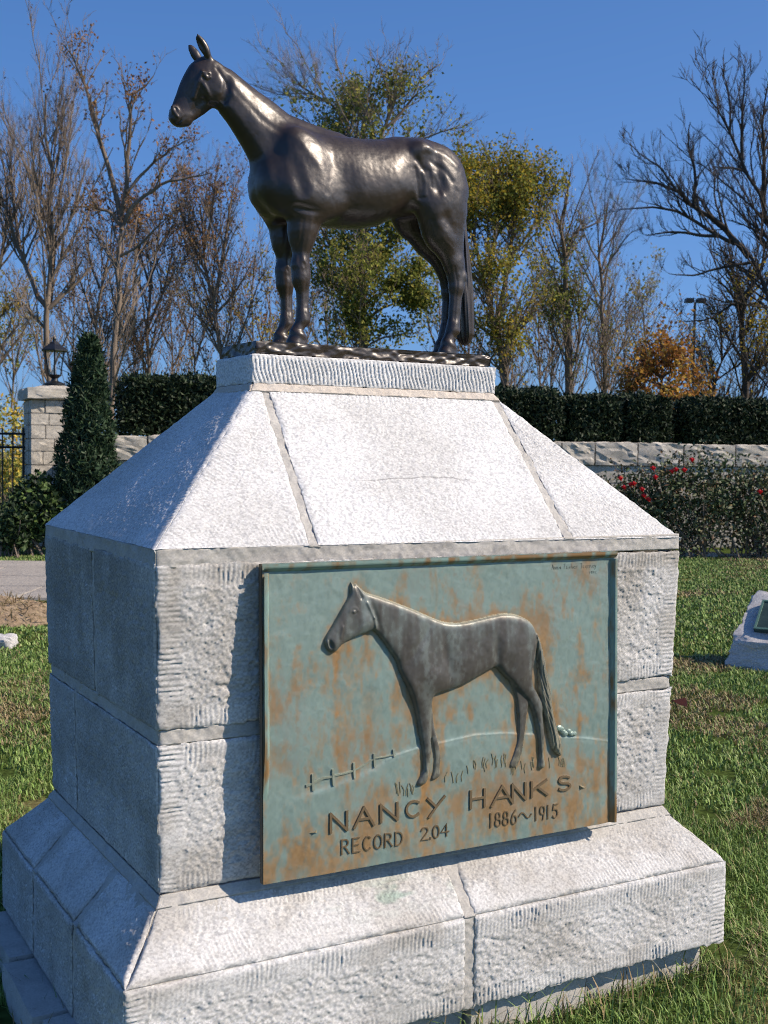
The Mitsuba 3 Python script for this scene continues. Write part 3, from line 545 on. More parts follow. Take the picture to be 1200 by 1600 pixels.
def inside(poly):
    q = np.array(poly); m = len(q) * 8; t = np.arange(len(q) + 1); qq = np.vstack([q, q[:1]])
    s = np.linspace(0, len(q), m, endpoint=False); q = np.stack([np.interp(s, t, qq[:, 0]), np.interp(s, t, qq[:, 1])], -1)
    for _ in range(14): q = .5 * q + .25 * np.roll(q, 1, 0) + .25 * np.roll(q, -1, 0)
    M = np.zeros(GU.shape, bool)
    for (x0, y0), (x1, y1) in zip(q, np.roll(q, -1, 0)):
        if y0 != y1: M ^= ((GV < y0) != (GV < y1)) & (GU < x0 + (GV - y0) * (x1 - x0) / (y1 - y0))
    e = np.vstack([q, q[:1]]); s = np.r_[0, np.cumsum(np.linalg.norm(np.diff(e, axis=0), axis=1))]; t = np.arange(0, s[-1], .0003)
    d = cKDTree(np.stack([np.interp(t, s, e[:, 0]), np.interp(t, s, e[:, 1])], -1)).query(np.stack([GU[M], GV[M]], -1))[0]; D_ = np.zeros(GU.shape); D_[M] = d; DIST[id(M)] = D_
    return M
def dome(M, R_, H_):
    d = DIST[id(M)]; return np.where(M, H_ * np.sqrt(np.clip(1 - (1 - np.clip(d / R_, 0, 1)) ** 2, 0, 1)), 0)
step = lambda M, h: h * np.clip(DIST[id(M)] / .0022, 0, 1)
Mh, Me, Mf, Mr, Mt = map(inside, (horse_uv, far_ear, far_fore, far_hind, tail_uv))
near = dome(Mh, .020, .0075) + step(Mh, .0025) + dome(Mh, .06, .0035)
bump = lambda u, v, ru, rv, h, an=0: h * np.exp(-(((GU - u) * math.cos(an) + (GV - v) * math.sin(an)) / ru) ** 2 - ((-(GU - u) * math.sin(an) + (GV - v) * math.cos(an)) / rv) ** 2)
for q in ((.43, .50, .035, .075, .006, .25), (.47, .45, .04, .035, .006), (.70, .52, .06, .06, .007), (.745, .45, .04, .06, .006), (.27, .607, .022, .022, .006), (.40, .44, .025, .04, .005), (.66, .50, .012, .05, -.006), (.505, .50, .014, .06, -.004, .2), (.58, .49, .05, .06, .004), (.19, .56, .014, .012, .002),
          (.298, .62, .006, .035, -.005, .35), (.43, .555, .012, .06, -.004, -.6)): near += Mh * bump(*q) * .80
rr = np.hypot((GU - .2355) * .85, GV - .6355); near += Mh * (.0010 * np.exp(-((rr - .0085) / .0035) ** 2) * (GV > .634) - .0012 * np.exp(-((rr - .0058) / .0016) ** 2) + .0026 * np.exp(-(rr / .0042) ** 2)) - Mh * bump(.1735, .5590, .0045, .010, .007, .35) + Mh * bump(.1655, .563, .004, .012, .003, .3) - Mh * bump(.1985, .5465, .018, .0028, .004, .75)
for (u0, v0), (u1, v1), w_, h_ in (((.2728, .655), (.2915, .6176), .003, .0035), ((.2915, .6176), (.2975, .590), .003, .0035), ((.205, .60), (.2, .575), .003, .002), ((.26, .60), (.235, .575), .003, .0015), ((.2421, .705), (.258, .668), .004, -.004), ((.42, .36), (.445, .22), .003, .002), ((.80, .30), (.806, .22), .003, .002), ((.745, .30), (.715, .215), .003, .002), ((.475, .36), (.487, .22), .003, .0015)):
    tt = np.clip(((GU - u0) * (u1 - u0) + (GV - v0) * (v1 - v0)) / ((u1 - u0) ** 2 + (v1 - v0) ** 2), 0, 1); near += Mh * h_ * np.exp(-(np.hypot(GU - u0 - tt * (u1 - u0), GV - v0 - tt * (v1 - v0)) / w_) ** 2)
strand = .0026 * np.sin((GU + .20 * GV + .015 * np.sin(GV * 18)) * 900) + .0015 * np.sin((GU + .22 * GV) * 430)
Hh = np.maximum.reduce([near, dome(Mf, .012, .004) + step(Mf, .002), dome(Mr, .014, .004) + step(Mr, .002), dome(Me, .008, .006) + step(Me, .002), dome(Mt, .014, .010) + step(Mt, 1.) * (.003 + strand)])
Mall = Mh | Me | Mf | Mr | Mt; Hh = np.where(Mall, np.maximum(Hh, .0002), 0); Dall = np.maximum.reduce([DIST[id(m_)] for m_ in (Mh, Me, Mf, Mr, Mt)])
Hh = np.where(Mall, gaussian_filter(Hh, .7), 0) + Mall * (fbm3(np.stack([GU * 60, GV * 60, GU * 0], -1), 2) - .5) * .0012
halo = np.exp(-distance_transform_edt(~Mall) * CELL / .022)
# the ground of the relief: a rise with a crest line, grass, faint modelling
hill = np.interp(GU, [.05, .157, .286, .354, .426, .522, .60, .69, .788, .867, .96, 1.06], [.19, .2074, .2364, .265, .277, .2855, .292, .287, .273, .257, .245, .225])
Hp = (fbm3(np.stack([GU * 9, GV * 9, GU * 0], -1), 3) - .5) * .004 + (fbm3(np.stack([GU * 70, GV * 70, GU * 0], -1), 2) - .5) * .0009
Hp += .0030 / (1 + np.exp((GV - hill) / .0035)) * np.clip((GU - .04) / .1, 0, 1) * np.clip((PW - .02 - GU) / .03, 0, 1) + .0008 * np.exp(-((GV - hill) / .003) ** 2) * (GU > .33)
# patina: verdigris with rust-brown streaks, browner towards the foot and around the figure
st = fbm3(np.stack([GU * 34, GV * 4.0, GU * 0 + 3], -1), 3); cl = fbm3(np.stack([GU * 7, GV * 7, GU * 0 + 8], -1), 4); fine = fbm3(np.stack([GU * 110, GV * 70, GU * 0], -1), 3)
S1 = lambda x, p, q: np.clip((x - p) / (q - p), 0, 1) ** 2 * (3 - 2 * np.clip((x - p) / (q - p), 0, 1))
edge = np.minimum.reduce([GU, PW - GU, PH - GV]); mott = (fbm3(np.stack([GU * 36, GV * 17, GU * 0 + 4], -1), 4) - .5)
rust = S1(.30 + mott * 1.15 + (cl - .5) * .8 + (st - .5) * .55 + (fine - .5) * .5 + .34 * (1 - S1(GV, .02, .30)) + .55 * halo - .16 * S1(GV, .45, .70) + .22 * np.exp(-edge / .018) + .12 * np.exp(-((GU - .33) / .16) ** 2 - ((GV - .38) / .16) ** 2) + .10 * np.exp(-((GU - .97) / .07) ** 2 - ((GV - .55) / .2) ** 2), .20, .97)
drip = sum(np.exp(-((GU - u - .003 * np.sin(GV * 40)) / w) ** 2) * np.clip((v0 - GV) / .03, 0, 1) * np.clip(1 - (v0 - GV) / ln, 0, 1) for u, w, v0, ln in ((.196, .009, .545, .36), (.232, .012, .57, .22), (.466, .006, .745, .12), (.48, .005, .745, .2), (.285, .02, .45, .2), (.69, .008, .19, .13), (.455, .03, .2, .14)))
rust = np.clip(rust * .92 + .5 * drip * (.5 + fine), 0, 1)[..., None]
teal = np.stack([.185 + .07 * cl, .265 + .07 * cl, .245 + .06 * cl], -1) * (.82 + .36 * fine[..., None]); brown = np.stack([.285 + .04 * cl, .160 + .04 * cl, .062 + .03 * cl], -1) * (.65 + .7 * fine[..., None])
grime = S1(cl * .6 + fine * .5, .55, .8)[..., None] * .35
Cp = teal * (1 - rust) + brown * rust; Cp = Cp * (1 - grime) + np.array([.15, .15, .14]) * grime
def grid(M, H, C, base=0.0):
    idx = np.cumsum(M.ravel()).reshape(M.shape) - 1; V = np.stack([GU[M], GV[M], base + H[M]], -1)
    q = M[:-1, :-1] & M[1:, :-1] & M[1:, 1:] & M[:-1, 1:]
    F = np.stack([idx[:-1, :-1][q], idx[1:, :-1][q], idx[1:, 1:][q], idx[:-1, 1:][q]], -1); return V, F, C[M]
full = np.ones_like(Mall); V, F, Cc = grid(full, Hp - .006, Cp)
put('panel', (on_plaque(V), F), 'patina', PQ, smooth=True, color=Cc)
wash = S1(st * .6 + fine * .5, .5, .8)[..., None]; up_ = S1(np.gradient(gaussian_filter(Hh, 3), CELL, axis=1), -.9, -.05)[..., None]
worn = np.exp(-Dall / .0035)[..., None] * (.25 + .55 * S1(-np.gradient(gaussian_filter(Hh, 3.5), CELL, axis=1), -.1, .6)[..., None])
lite = np.clip(wash * .45 + .5 * S1(GV, .47, .60)[..., None] * S1(st, .3, .6)[..., None], 0, 1); Ch = np.array([.080, .074, .066]) * (.75 + .5 * fine[..., None]) * (1 - lite) + np.array([.17, .20, .19]) * lite; tl_ = (Mt & ~Mh)[..., None] * np.clip(.65 + strand / .005, 0, 1)[..., None] * .85 + S1(.32 - GV, .0, .12)[..., None] * (.25 + .3 * S1(fine, .45, .65)[..., None]); worn = np.maximum(worn, tl_ * .8); Ch = Ch * (1 - worn) + np.array([.34, .33, .24]) * worn
Mg = distance_transform_edt(~Mall) < 1.5; V, F, Cc = grid(Mg, np.where(Mall, Hh, -.004), Ch, -.004)
put('relief_horse', (on_plaque(V), F), 'patina', PQ, smooth=True, color=Cc)
pc = lambda v, c, j=.15, sd=0: np.array(c) * (1 - j + 2 * j * fbm3(np.asarray(v) * [40, 12, 40] + sd, 2))[:, None]
def solid(name, v, f, c, parent=PQ, smooth=40):
    m = trimesh.Trimesh(*join([(v, f)]), process=False); m = m.subdivide() if len(m.faces) < 60 else m
    v, f, n = meshkit.arrays(m, False); v = v[f].reshape(-1, 3); f = np.arange(len(v)).reshape(-1, 3); return put(name, (on_plaque(v), f), 'patina', parent, color=pc(v, c), smooth=True)
TEAL, RUST, DARK = (.21, .31, .275), (.24, .145, .065), (.06, .055, .045)
def bar(u0, v0, u1, v1, h0, h1, ch):                              # rim bar, chamfered towards the panel
    return hexa([[u0, v0, h0], [u0 + ch[0], v0 + ch[1], h1], [u0, v1, h0], [u0 + ch[0], v1 - ch[2], h1], [u1, v0, h0], [u1 - ch[3], v0 + ch[1], h1], [u1, v1, h0], [u1 - ch[3], v1 - ch[2], h1]])
def rim_colour(v): 
    t = fbm3(np.asarray(v) * [60, 18, 30], 3)[:, None]; k = S1(t + .25 * (v[:, 1:2] > PH - .02) * S1(v[:, :1], .2, .9) + .35 * (1 - S1(v[:, 1:2], .0, .2)), .5, .75); return np.array(TEAL) * 1.0 * (1 - k) + np.array(RUST) * k
for name, (u0, v0, u1, v1) in (('frame_rim', (0, PH - .020, PW, PH)), ('frame_rim', (0, .16, .018, PH - .0202)), ('frame_rim', (PW - .017, .0, PW, PH - .0202))):
    nu, nv = (160, 4) if u1 - u0 > .1 else (4, 120)
    UU, VV = np.meshgrid(np.linspace(0, 1, nu + 1), np.linspace(0, 1, nv + 1), indexing='ij'); prof = (VV if nu > nv else UU); prof = np.where(prof > .5, 1 - prof, prof) * 2
    inner = (VV if nu > nv else (1 - UU if u0 < .5 else UU)); hh = .0145 * np.clip(inner * 2.6, 0, 1) * (1 if nu > nv or u0 > .5 else S1(v0 + VV * (v1 - v0), .16, .34)) - .0085
    hh = hh + (fbm3(np.stack([UU * nu * .15, VV * nv * .15, UU * 0], -1), 2) - .5) * .0015
    v = np.stack([u0 + UU * (u1 - u0), v0 + VV * (v1 - v0), hh], -1).reshape(-1, 3); i, j = np.meshgrid(np.arange(nu), np.arange(nv), indexing='ij'); m = nv + 1
    put(name, (on_plaque(v), np.stack([i * m + j, (i + 1) * m + j, (i + 1) * m + j + 1, i * m + j + 1], -1).reshape(-1, 4)), 'patina', PQ, smooth=True, color=rim_colour(v))
v, f = boxv([.0, .0, -.026], [PW, PH, -.0105]); solid('back_plate', v, f, (.13, .11, .08))
for u, w in ((.12, .12), (PW - .12, .12), (.12, PH - .12), (PW - .12, PH - .12)):
    an = np.linspace(0, 2 * np.pi, 12, endpoint=False); c = np.stack([u + .018 * np.cos(an), w + .018 * np.sin(an), an * 0], -1); k = np.arange(12)
    put('mounting_boss', (on_plaque(np.vstack([c + [0, 0, -.024], c + [0, 0, -.10]])), np.stack([k, 12 + k, 12 + (k + 1) % 12, (k + 1) % 12], -1)), 'bronze', PQ)
Hs = gaussian_filter(Hp, 2.5)
def strokes(lines, w, h, taper=.55):
    """raised strokes: ridges with sloping sides along polylines"""
    P = []
    for L in lines:
        L = np.array(L, float)
        if len(L) == 2: L = np.array([L[0], (L[0] + L[1]) / 2, L[1]])
        d = np.gradient(L, axis=0); d /= np.linalg.norm(d, axis=1, keepdims=True) + 1e-9; s = np.stack([-d[:, 1], d[:, 0]], -1)
        L[0] -= d[0] * w * .3; L[-1] += d[-1] * w * .3; k = len(L); z0 = Hs[np.clip((L[:, 0] / CELL).astype(int), 0, Hs.shape[0] - 1), np.clip((L[:, 1] / CELL).astype(int), 0, Hs.shape[1] - 1)] - .006
        rows = [np.c_[L + s * w * .5, z0 - .003], np.c_[L + s * w * .5 * taper, z0 + h], np.c_[L - s * w * .5 * taper, z0 + h], np.c_[L - s * w * .5, z0 - .003]]
        V = np.stack(rows, 1).reshape(-1, 3); i, j = np.meshgrid(np.arange(k - 1), np.arange(3), indexing='ij')
        F = np.stack([i * 4 + j, i * 4 + j + 1, (i + 1) * 4 + j + 1, (i + 1) * 4 + j], -1).reshape(-1, 4); e = (k - 1) * 4
        P.append((V, np.vstack([F, [[0, 1, 2, 3], [e + 3, e + 2, e + 1, e]]])))
    return join(P)
def arc(cx, cy, rx, ry, a0, a1, n=14):
    t = np.radians(np.linspace(a0, a1, n)); return np.stack([cx + rx * np.cos(t), cy + ry * np.sin(t)], -1)
G = {  # pen strokes in a unit box, drawn like the hand-cut capitals of the plaque
 'N': [[(0, 0), (0, 1)], [(0, 1), (1, 0)], [(1, 0), (1, 1)]], 'A': [[(0, 0), (.5, 1)], [(.5, 1), (1, 0)], [(.22, .4), (.8, .4)]],
 'C': [arc(.55, .5, .55, .5, 50, 310)], 'Y': [[(0, 1), (.5, .5)], [(1, 1), (.5, .5), (.08, 0)]], 'H': [[(0, 0), (0, 1)], [(1, 0), (1, 1)], [(0, .52), (1, .52)]],
 'K': [[(0, 0), (0, 1)], [(.95, 1), (.08, .42)], [(.36, .62), (1, 0)]], 'S': [np.vstack([arc(.5, .75, .42, .25, 30, 270, 12), arc(.5, .25, .46, .25, 90, -150, 12)[1:]])],
 'R': [[(0, 0), (0, 1)], np.vstack([[(0, 1), (.45, 1)], arc(.45, .76, .4, .24, 90, -90, 9), [(0, .52)]]), [(.4, .52), (1, 0)]], 'E': [[(0, 0), (0, 1)], [(0, 1), (.9, 1)], [(0, .52), (.75, .52)], [(0, 0), (.95, 0)]],
 'O': [arc(.5, .5, .5, .5, 90, 450, 22)], 'D': [[(0, 0), (0, 1)], np.vstack([[(0, 1), (.3, 1)], arc(.3, .5, .65, .5, 90, -90, 13), [(0, 0)]])],
 '2': [np.vstack([arc(.48, .74, .42, .26, 170, -40, 10), [(0, 0)], [(1, 0)]])], '.': [[(.4, .0), (.4, .10)]], '0': [arc(.5, .5, .42, .5, 90, 450, 22)], '4': [[(.7, 0), (.7, 1), (0, .35), (1, .35)]],
 '1': [[(.5, 0), (.5, 1)]], '8': [arc(.5, .76, .36, .24, -90, 270, 16), arc(.5, .26, .46, .26, 90, 450, 18)], '6': [np.vstack([[(.75, .98)], [(.35, .75)], arc(.5, .3, .42, .3, 165, 525, 18)])],
 '9': [np.vstack([arc(.5, .7, .42, .3, -15, 345, 18), [(.85, .55), (.6, 0)]])], '5': [np.vstack([[(.9, 1), (.25, 1), (.15, .58)], arc(.45, .32, .45, .32, 120, -140, 12)])], '~': [np.stack([np.linspace(0, 1, 14), .5 + .22 * np.sin(np.linspace(0, 6.28, 14))], -1)],
}
def write(ch, u0, u1, v0, v1, w, h):
    L = [np.array([(u0 + x * (u1 - u0), v0 + y * (v1 - v0)) for x, y in np.asarray(s)]) for s in G[ch]]; v, f = strokes(L, w, h, .72); solid('letter', v, f, (.165, .12, .07))
for ch, *q in (('N', .176, .2204, .1005, .1456), ('A', .2408, .2953, .1022, .1490), ('N', .3155, .3625, .106, .148), ('C', .3898, .4290, .1068, .1453), ('Y', .4531, .5034, .098, .1455),
               ('H', .5838, .6268, .1036, .1485), ('A', .6491, .7169, .1, .1487), ('N', .7165, .7585, .1045, .1483), ('K', .7790, .8300, .108, .1478), ('S', .8672, .9107, .1123, .1495)): write(ch, *q, .0086, .0034)
for k, ch in enumerate('RECORD'): u = .2066 + k * .0303; write(ch, u, u + .0205, .0420 - k * .0002, .0770 - k * .0006, .0048, .0026)
for ch, u, w in (('2', .4335, .0225), ('.', .4595, .006), ('0', .4675, .0215), ('4', .4935, .023)): write(ch, u, u + w, .0425, .0735, .0048, .0026)
for ch, u, w in (('1', .640, .014), ('8', .661, .0185), ('8', .686, .0185), ('6', .712, .0185), ('~', .738, .040), ('1', .786, .014), ('9', .806, .018), ('1', .826, .014), ('5', .8475, .021)): write(ch, u, u + w, .0450 - (u - .64) * .016, .0810 - (u - .64) * .016, .0048, .0026)
for q in (((.1071, .1066), (.1435, .1168), (.1456, .1007)), ((.934, .1232), (.9774, .1076), (.9390, .1049))):
    q = np.array(q); c = q.mean(0); v = np.vstack([np.c_[q, [-.008] * 3], [[*c, .004]]]); solid('pointed_ornament', v, np.array([[0, 1, 3], [1, 2, 3], [2, 0, 3]]), (.23, .20, .13))
hands = []                                                           # thin incised-looking signature
def script(word, u, v, s):
    x = u
    for ch in word:
        H_ = 1.7 if ch in 'AFThkd' else .9
        for L in {'A': [[(0, 0), (.5, 1), (1, 0)], [(.2, .4), (.8, .4)]], 'n': [[(0, 0), (0, 1), (.5, .9), (.9, 0)]], 'a': [[(.8, .9), (.2, .8), (.1, .1), (.7, .2), (.9, 1), (1, 0)]], 'F': [[(.2, 0), (.3, 1)], [(0, 1), (1, 1)], [(.2, .5), (.7, .5)]], 'i': [[(.3, 1), (.5, 0)]], 's': [[(.7, 1), (.2, .7), (.7, .3), (.1, 0)]],
                  'h': [[(.1, 0), (.2, 1)], [(.15, .4), (.6, .5), (.9, 0)]], 'e': [[(.2, .5), (.8, .7), (.4, 1), (.1, .4), (.8, 0)]], 'r': [[(.2, 0), (.2, 1), (.9, .9)]], 'T': [[(.5, 0), (.5, 1)], [(0, 1), (1, 1)]], 'y': [[(.1, 1), (.4, .3)], [(.9, 1), (.2, -.7)]],
                  '1': [[(.5, 0), (.5, 1)]], '9': [[(.8, .6), (.2, .6), (.4, 1), (.8, .9), (.7, 0)]], '3': [[(.1, 1), (.8, .8), (.3, .5), (.8, .2), (.1, 0)]], '2': [[(.1, .8), (.7, 1), (.1, 0), (.9, 0)]], ' ': []}[ch]:
            hands.append([(x + p * s * .8, v + q * s * H_) for p, q in L])
        x += s * 1.0
script('Anna Fisher Tierney', .848, .7150, .0082); script('1932', .975, .6990, .0075)
v, f = strokes(hands, .0009, .0008, .7); solid('signature', v, f, (.13, .15, .125))
for p, q in (((.1298, .2458), (.1306, .2108)), ((.1841, .2513), (.1849, .2161)), ((.2412, .2609), (.242, .2269)), ((.2985, .2766), (.2994, .2473)), ((.354, .2811), (.3549, .2659))):
    w = .0085 * (1 - 1.2 * (p[0] - .13)); v, f = strokes([[p, q]], w, .0036, .75); solid('relief_fence_post', v, f, (.26, .29, .23))
fr = [(.1137, .2215), (.1568, .2343), (.1932, .2379), (.2439, .244), (.3004, .2664), (.3578, .2697)]
for k in range(5): w = .0075 - .001 * k; v, f = strokes([[fr[k], ((fr[k][0] + fr[k + 1][0]) / 2, (fr[k][1] + fr[k + 1][1]) / 2 - .0012), fr[k + 1]]], w, .0028, .7); solid('relief_fence_rail', v, f, (.25, .28, .22))
rng = np.random.default_rng(5); tu = []
for u0, u1, vv, m in ((.335, .42, .18, 9), (.50, .56, .19, 5), (.57, .70, .215, 16), (.71, .90, .195, 22)):
    for _ in range(m):
        u = rng.uniform(u0, u1); w = vv + rng.uniform(-.008, .008); tu.append([(u, w - .012), (u + rng.uniform(-.003, .003), w), (u + rng.uniform(-.006, .006), w + rng.uniform(.006, .016))])
v, f = strokes(tu, .004, .0016, .4); tag(solid('relief_grass', v, f, (.24, .22, .14)), kind='stuff')
bl = []
for u, w, r_ in ((.872, .283, .010), (.880, .279, .009), (.893, .266, .010), (.905, .270, .009), (.914, .263, .009), (.925, .262, .007), (.886, .272, .008)):
    m = trimesh.creation.icosphere(2, 1.0); bl.append((np.array(m.vertices) * [r_, r_ * .85, .005] + [u, w, -.0045] + (fbm3(np.array(m.vertices) * 2 + u * 50, 2)[:, None] - .5) * .004, np.array(m.faces)))
v, f = join(bl); put('relief_shrubs', (on_plaque(v), f), 'patina', PQ, smooth=True, color=pc(v, (.25, .34, .30)))
# ------------------------------------------------------------------ grass
def blades(n, size, hmin, hmax, wid, cols, rng, lean=.55):
    p = np.c_[rng.uniform(-size / 2, size / 2, (n, 2)), np.zeros(n)]; an = rng.uniform(0, 2 * np.pi, n); h = rng.uniform(hmin, hmax, n); w = wid * rng.uniform(.6, 1.3, n)
    d = np.stack([np.cos(an), np.sin(an), 0 * an], -1); s = np.stack([-np.sin(an), np.cos(an), 0 * an], -1); le = (lean * rng.uniform(.1, 1.5, n) * h)[:, None]; z = np.array([0, 0, 1.])
    m = p + d * le * .35 + z * (h * .6)[:, None]; t = p + d * le + z * (h * rng.uniform(.75, 1, n))[:, None]; w = w[:, None]
    V = np.stack([p - s * w * .5, p + s * w * .5, m - s * w * .4, m + s * w * .4, t], 1); i = np.arange(n)[:, None] * 5
    F = np.vstack([i + [0, 1, 3], i + [0, 3, 2], i + [2, 3, 4]]); C = np.asarray(cols)[rng.integers(0, len(cols), n)] * rng.uniform(.7, 1.3, (n, 1))
    return (V.reshape(-1, 3) - [0, 0, .012], F), np.repeat(C, 5, 0)
rng = np.random.default_rng(21)
GREEN = [(.145, .24, .05), (.185, .29, .07), (.11, .19, .04), (.22, .31, .085), (.27, .34, .12)]
STRAW = [(.30, .235, .12), (.24, .17, .085), (.36, .29, .16), (.20, .15, .07)]
kinds = {}
for k, (cols, n) in {'g': (GREEN * 3 + STRAW[:1], 1), 'm': (GREEN + STRAW[:3], 1), 's': (GREEN[3:] + STRAW * 2, 1)}.items():
    for v in (0, 1):
        for lod, (cnt, hm, hx, wd) in enumerate(((2700, .02, .058, .0040), (1150, .02, .052, .0072), (460, .02, .046, .0135))):
            (V, F), C = blades(cnt, .52, hm, hx, wd, cols, rng, .6 if k == 'g' else .9); scene[f'turf_{k}{v}{lod}'] = {'type': 'shapegroup', 'blades': mikit.ply((V, F), 'foliage', color=C)}
            kinds[k, v, lod] = f'turf_{k}{v}{lod}'
tag('lawn_grass', 'short lawn grass, green with straw-coloured patches, around the pedestal', 'grass', kind='stuff'); ng = 0
for ix in range(-46, 48):
    for iy in range(-10, 50):
        x, y = (ix + .5) * .5, (iy + .5) * .5; d = np.array([x, y]) - EYE[:2]; f_, r_ = d @ FG[:2], d @ RG[:2]
        if f_ < 1.2 or f_ > 18.5 or abs(r_) > .36 * f_ + .9: continue
        if abs(x) < .55 and abs(y) < .3: continue
        if r_ < -.5 and 11.6 < f_ < 16.3 and r_ < -.10 * f_: continue       # the path
        if f_ > 9 and -.22 * f_ < r_ < .16 * f_ and f_ > 10.5: continue                # hidden behind the pedestal
        q = float(fbm3(np.array([x * .9, y * .9, 3.]), 3)) + (.14 if math.hypot(x - .95, y + .75) < .5 else 0) + (.12 if math.hypot(x - 1.9, y - .6) < .5 else 0); kd = 's' if q > .72 else 'm' if q > .62 else 'g'
        lod = 0 if f_ < 5.2 else 1 if f_ < 9 else 2; ng += 1
        scene[f'lawn_grass__{ng:03d}'] = {'type': 'instance', 'g': ref(kinds[kd, int(rng.integers(0, 2)), lod]), 'to_world': T().translate([x, y, -.002]).rotate([0, 0, 1], float(rng.uniform(0, 360))).scale([1, 1, float(rng.uniform(.75, 1.2))])}
# long unmown blades against the footing, a fallen leaf
P = np.vstack([np.c_[rng.uniform(-.9, 1.0, 420), -B_ - rng.gamma(1.2, .03, 420) + .02, np.zeros(420)], np.c_[A_ + rng.gamma(1.3, .03, 160) - .06, rng.uniform(-.7, .6, 160), np.zeros(160)], np.c_[-A_ - rng.gamma(1.3, .03, 200) + .04, rng.uniform(-.65, .6, 200), np.zeros(200)]])
(V, F), C = blades(len(P), .01, .06, .15, .004, GREEN + STRAW, rng, .9); V = V + np.repeat(P, 5, 0)
tag(put('uncut_grass', (V, F), 'foliage', color=C), 'longer uncut grass blades along the foot of the pedestal', 'grass', kind='stuff')
q = EYE + (FW + RT * (1063 - 600) / FOCAL - UP * (1122 - 800) / FOCAL) * 7.0; q[2] = .05
v = np.array([[0, -.05, 0], [.035, -.01, .02], [.05, .02, .035], [.0, .07, .012], [-.045, .025, .03], [-.03, -.015, .012], [0, 0, 0]]) * 1.1
tag(put('fallen_leaf', (v + q, np.array([[6, 0, 1], [6, 1, 2], [6, 2, 3], [6, 3, 4], [6, 4, 5], [6, 5, 0]])), 'foliage', color=np.tile([.10, .028, .015], (7, 1))), 'single dark red fallen leaf lying on the grass right of the pedestal', 'leaf')

# ------------------------------------------------------------------ path and mulch on the left
rng = np.random.default_rng(3)
def ground_quad(f0, f1, r0, r1, z): return [*(EYE[:2] + FG[:2] * f0 + RG[:2] * r0), z], [*(EYE[:2] + FG[:2] * f0 + RG[:2] * r1), z], [*(EYE[:2] + FG[:2] * f1 + RG[:2] * r1), z], [*(EYE[:2] + FG[:2] * f1 + RG[:2] * r0), z]
diffuse('flag', lambda p, n, uv: MX((.30, .275, .25), (.40, .375, .34), FB(p.x * 3, p.y * 3, 0, 3)) * (.8 + .35 * N(p.x * 50, p.y * 50, 1)))
tag(put('path', (np.array(ground_quad(11.8, 16.0, -14, -.6, .004)), np.array([[0, 1, 2, 3]])), 'lawn_soil'), 'stone-flagged path crossing the lawn on the left', 'path', kind='structure')
for i_, f0 in enumerate((11.9, 12.95, 14.0, 15.0)):
    r0 = -13.5 + .5 * (i_ % 2)
    while r0 < -1.2:
        w = rng.uniform(.8, 1.5); l = 1.0 if i_ < 3 else .9
        if r0 > -7.5:
            A4 = ground_quad(f0 + .008, f0 + l - .008 + .04, r0 + .01, r0 + w - .01, .03); B4 = ground_quad(f0, f0 + l + .04, r0, r0 + w, .0)
            v = np.array(list(A4) + list(B4)); v[:4, 2] += rng.uniform(-.004, .004, 4); put('flagstone', (v, np.array([[0, 1, 2, 3], [4, 5, 1, 0], [5, 6, 2, 1], [6, 7, 3, 2], [7, 4, 0, 3]])), 'flag', 'path')
        r0 += w + .012
# low mound of dry straw mulch
diffuse('straw', lambda p, n, uv: MX((.24, .17, .11), (.36, .28, .19), FB(p.x * 12, p.y * 12, p.z * 12, 3)) * (.6 + .7 * N(p.x * 70, p.y * 25, p.z * 60)))
c0 = spot(-35, 10.6); x = np.linspace(-1, 1, 41); MXg, MYg = np.meshgrid(x, x, indexing='ij'); hz = np.clip(1 - MXg ** 2 - MYg ** 2, 0, 1) ** .8 * .20 * (.75 + .5 * fbm3(np.stack([MXg * 5, MYg * 5, MXg * 0], -1), 3)) - .02
V = c0 + RG * (MXg * 1.0)[..., None] + FG * (MYg * .55)[..., None] + np.array([0, 0, 1]) * hz[..., None]; i, j = np.meshgrid(np.arange(40), np.arange(40), indexing='ij')
MUL = thing('mulch_mound', 'low mound of dry brown straw mulch on the lawn left of the pedestal', 'mulch mound'); put('mound', (V.reshape(-1, 3), np.stack([i * 41 + j, (i + 1) * 41 + j, (i + 1) * 41 + j + 1, i * 41 + j + 1], -1).reshape(-1, 4)), 'straw', MUL, smooth=True)
k = rng.integers(0, 41 * 41, 1500); k = k[hz.ravel()[k] > .0]; (v, f), C = leaves(V.reshape(-1, 3)[k] + rng.normal(0, .02, (len(k), 3)) * [1, 1, .2], .09, STRAW, rng, .1, .08); labels[put('straw', (v, f), 'foliage', MUL, color=C)] = {'kind': 'stuff'}
v, f = stone(.26, .2, .12, rng, .03, 3, .5); tag(put('white_stone', (move(v, frame(spot(-6, 9.1, .015), RG, FG, nZ)), f), 'gravestone_granite', smooth=40), 'low pale stone half sunk in the grass at the left edge', 'stone')

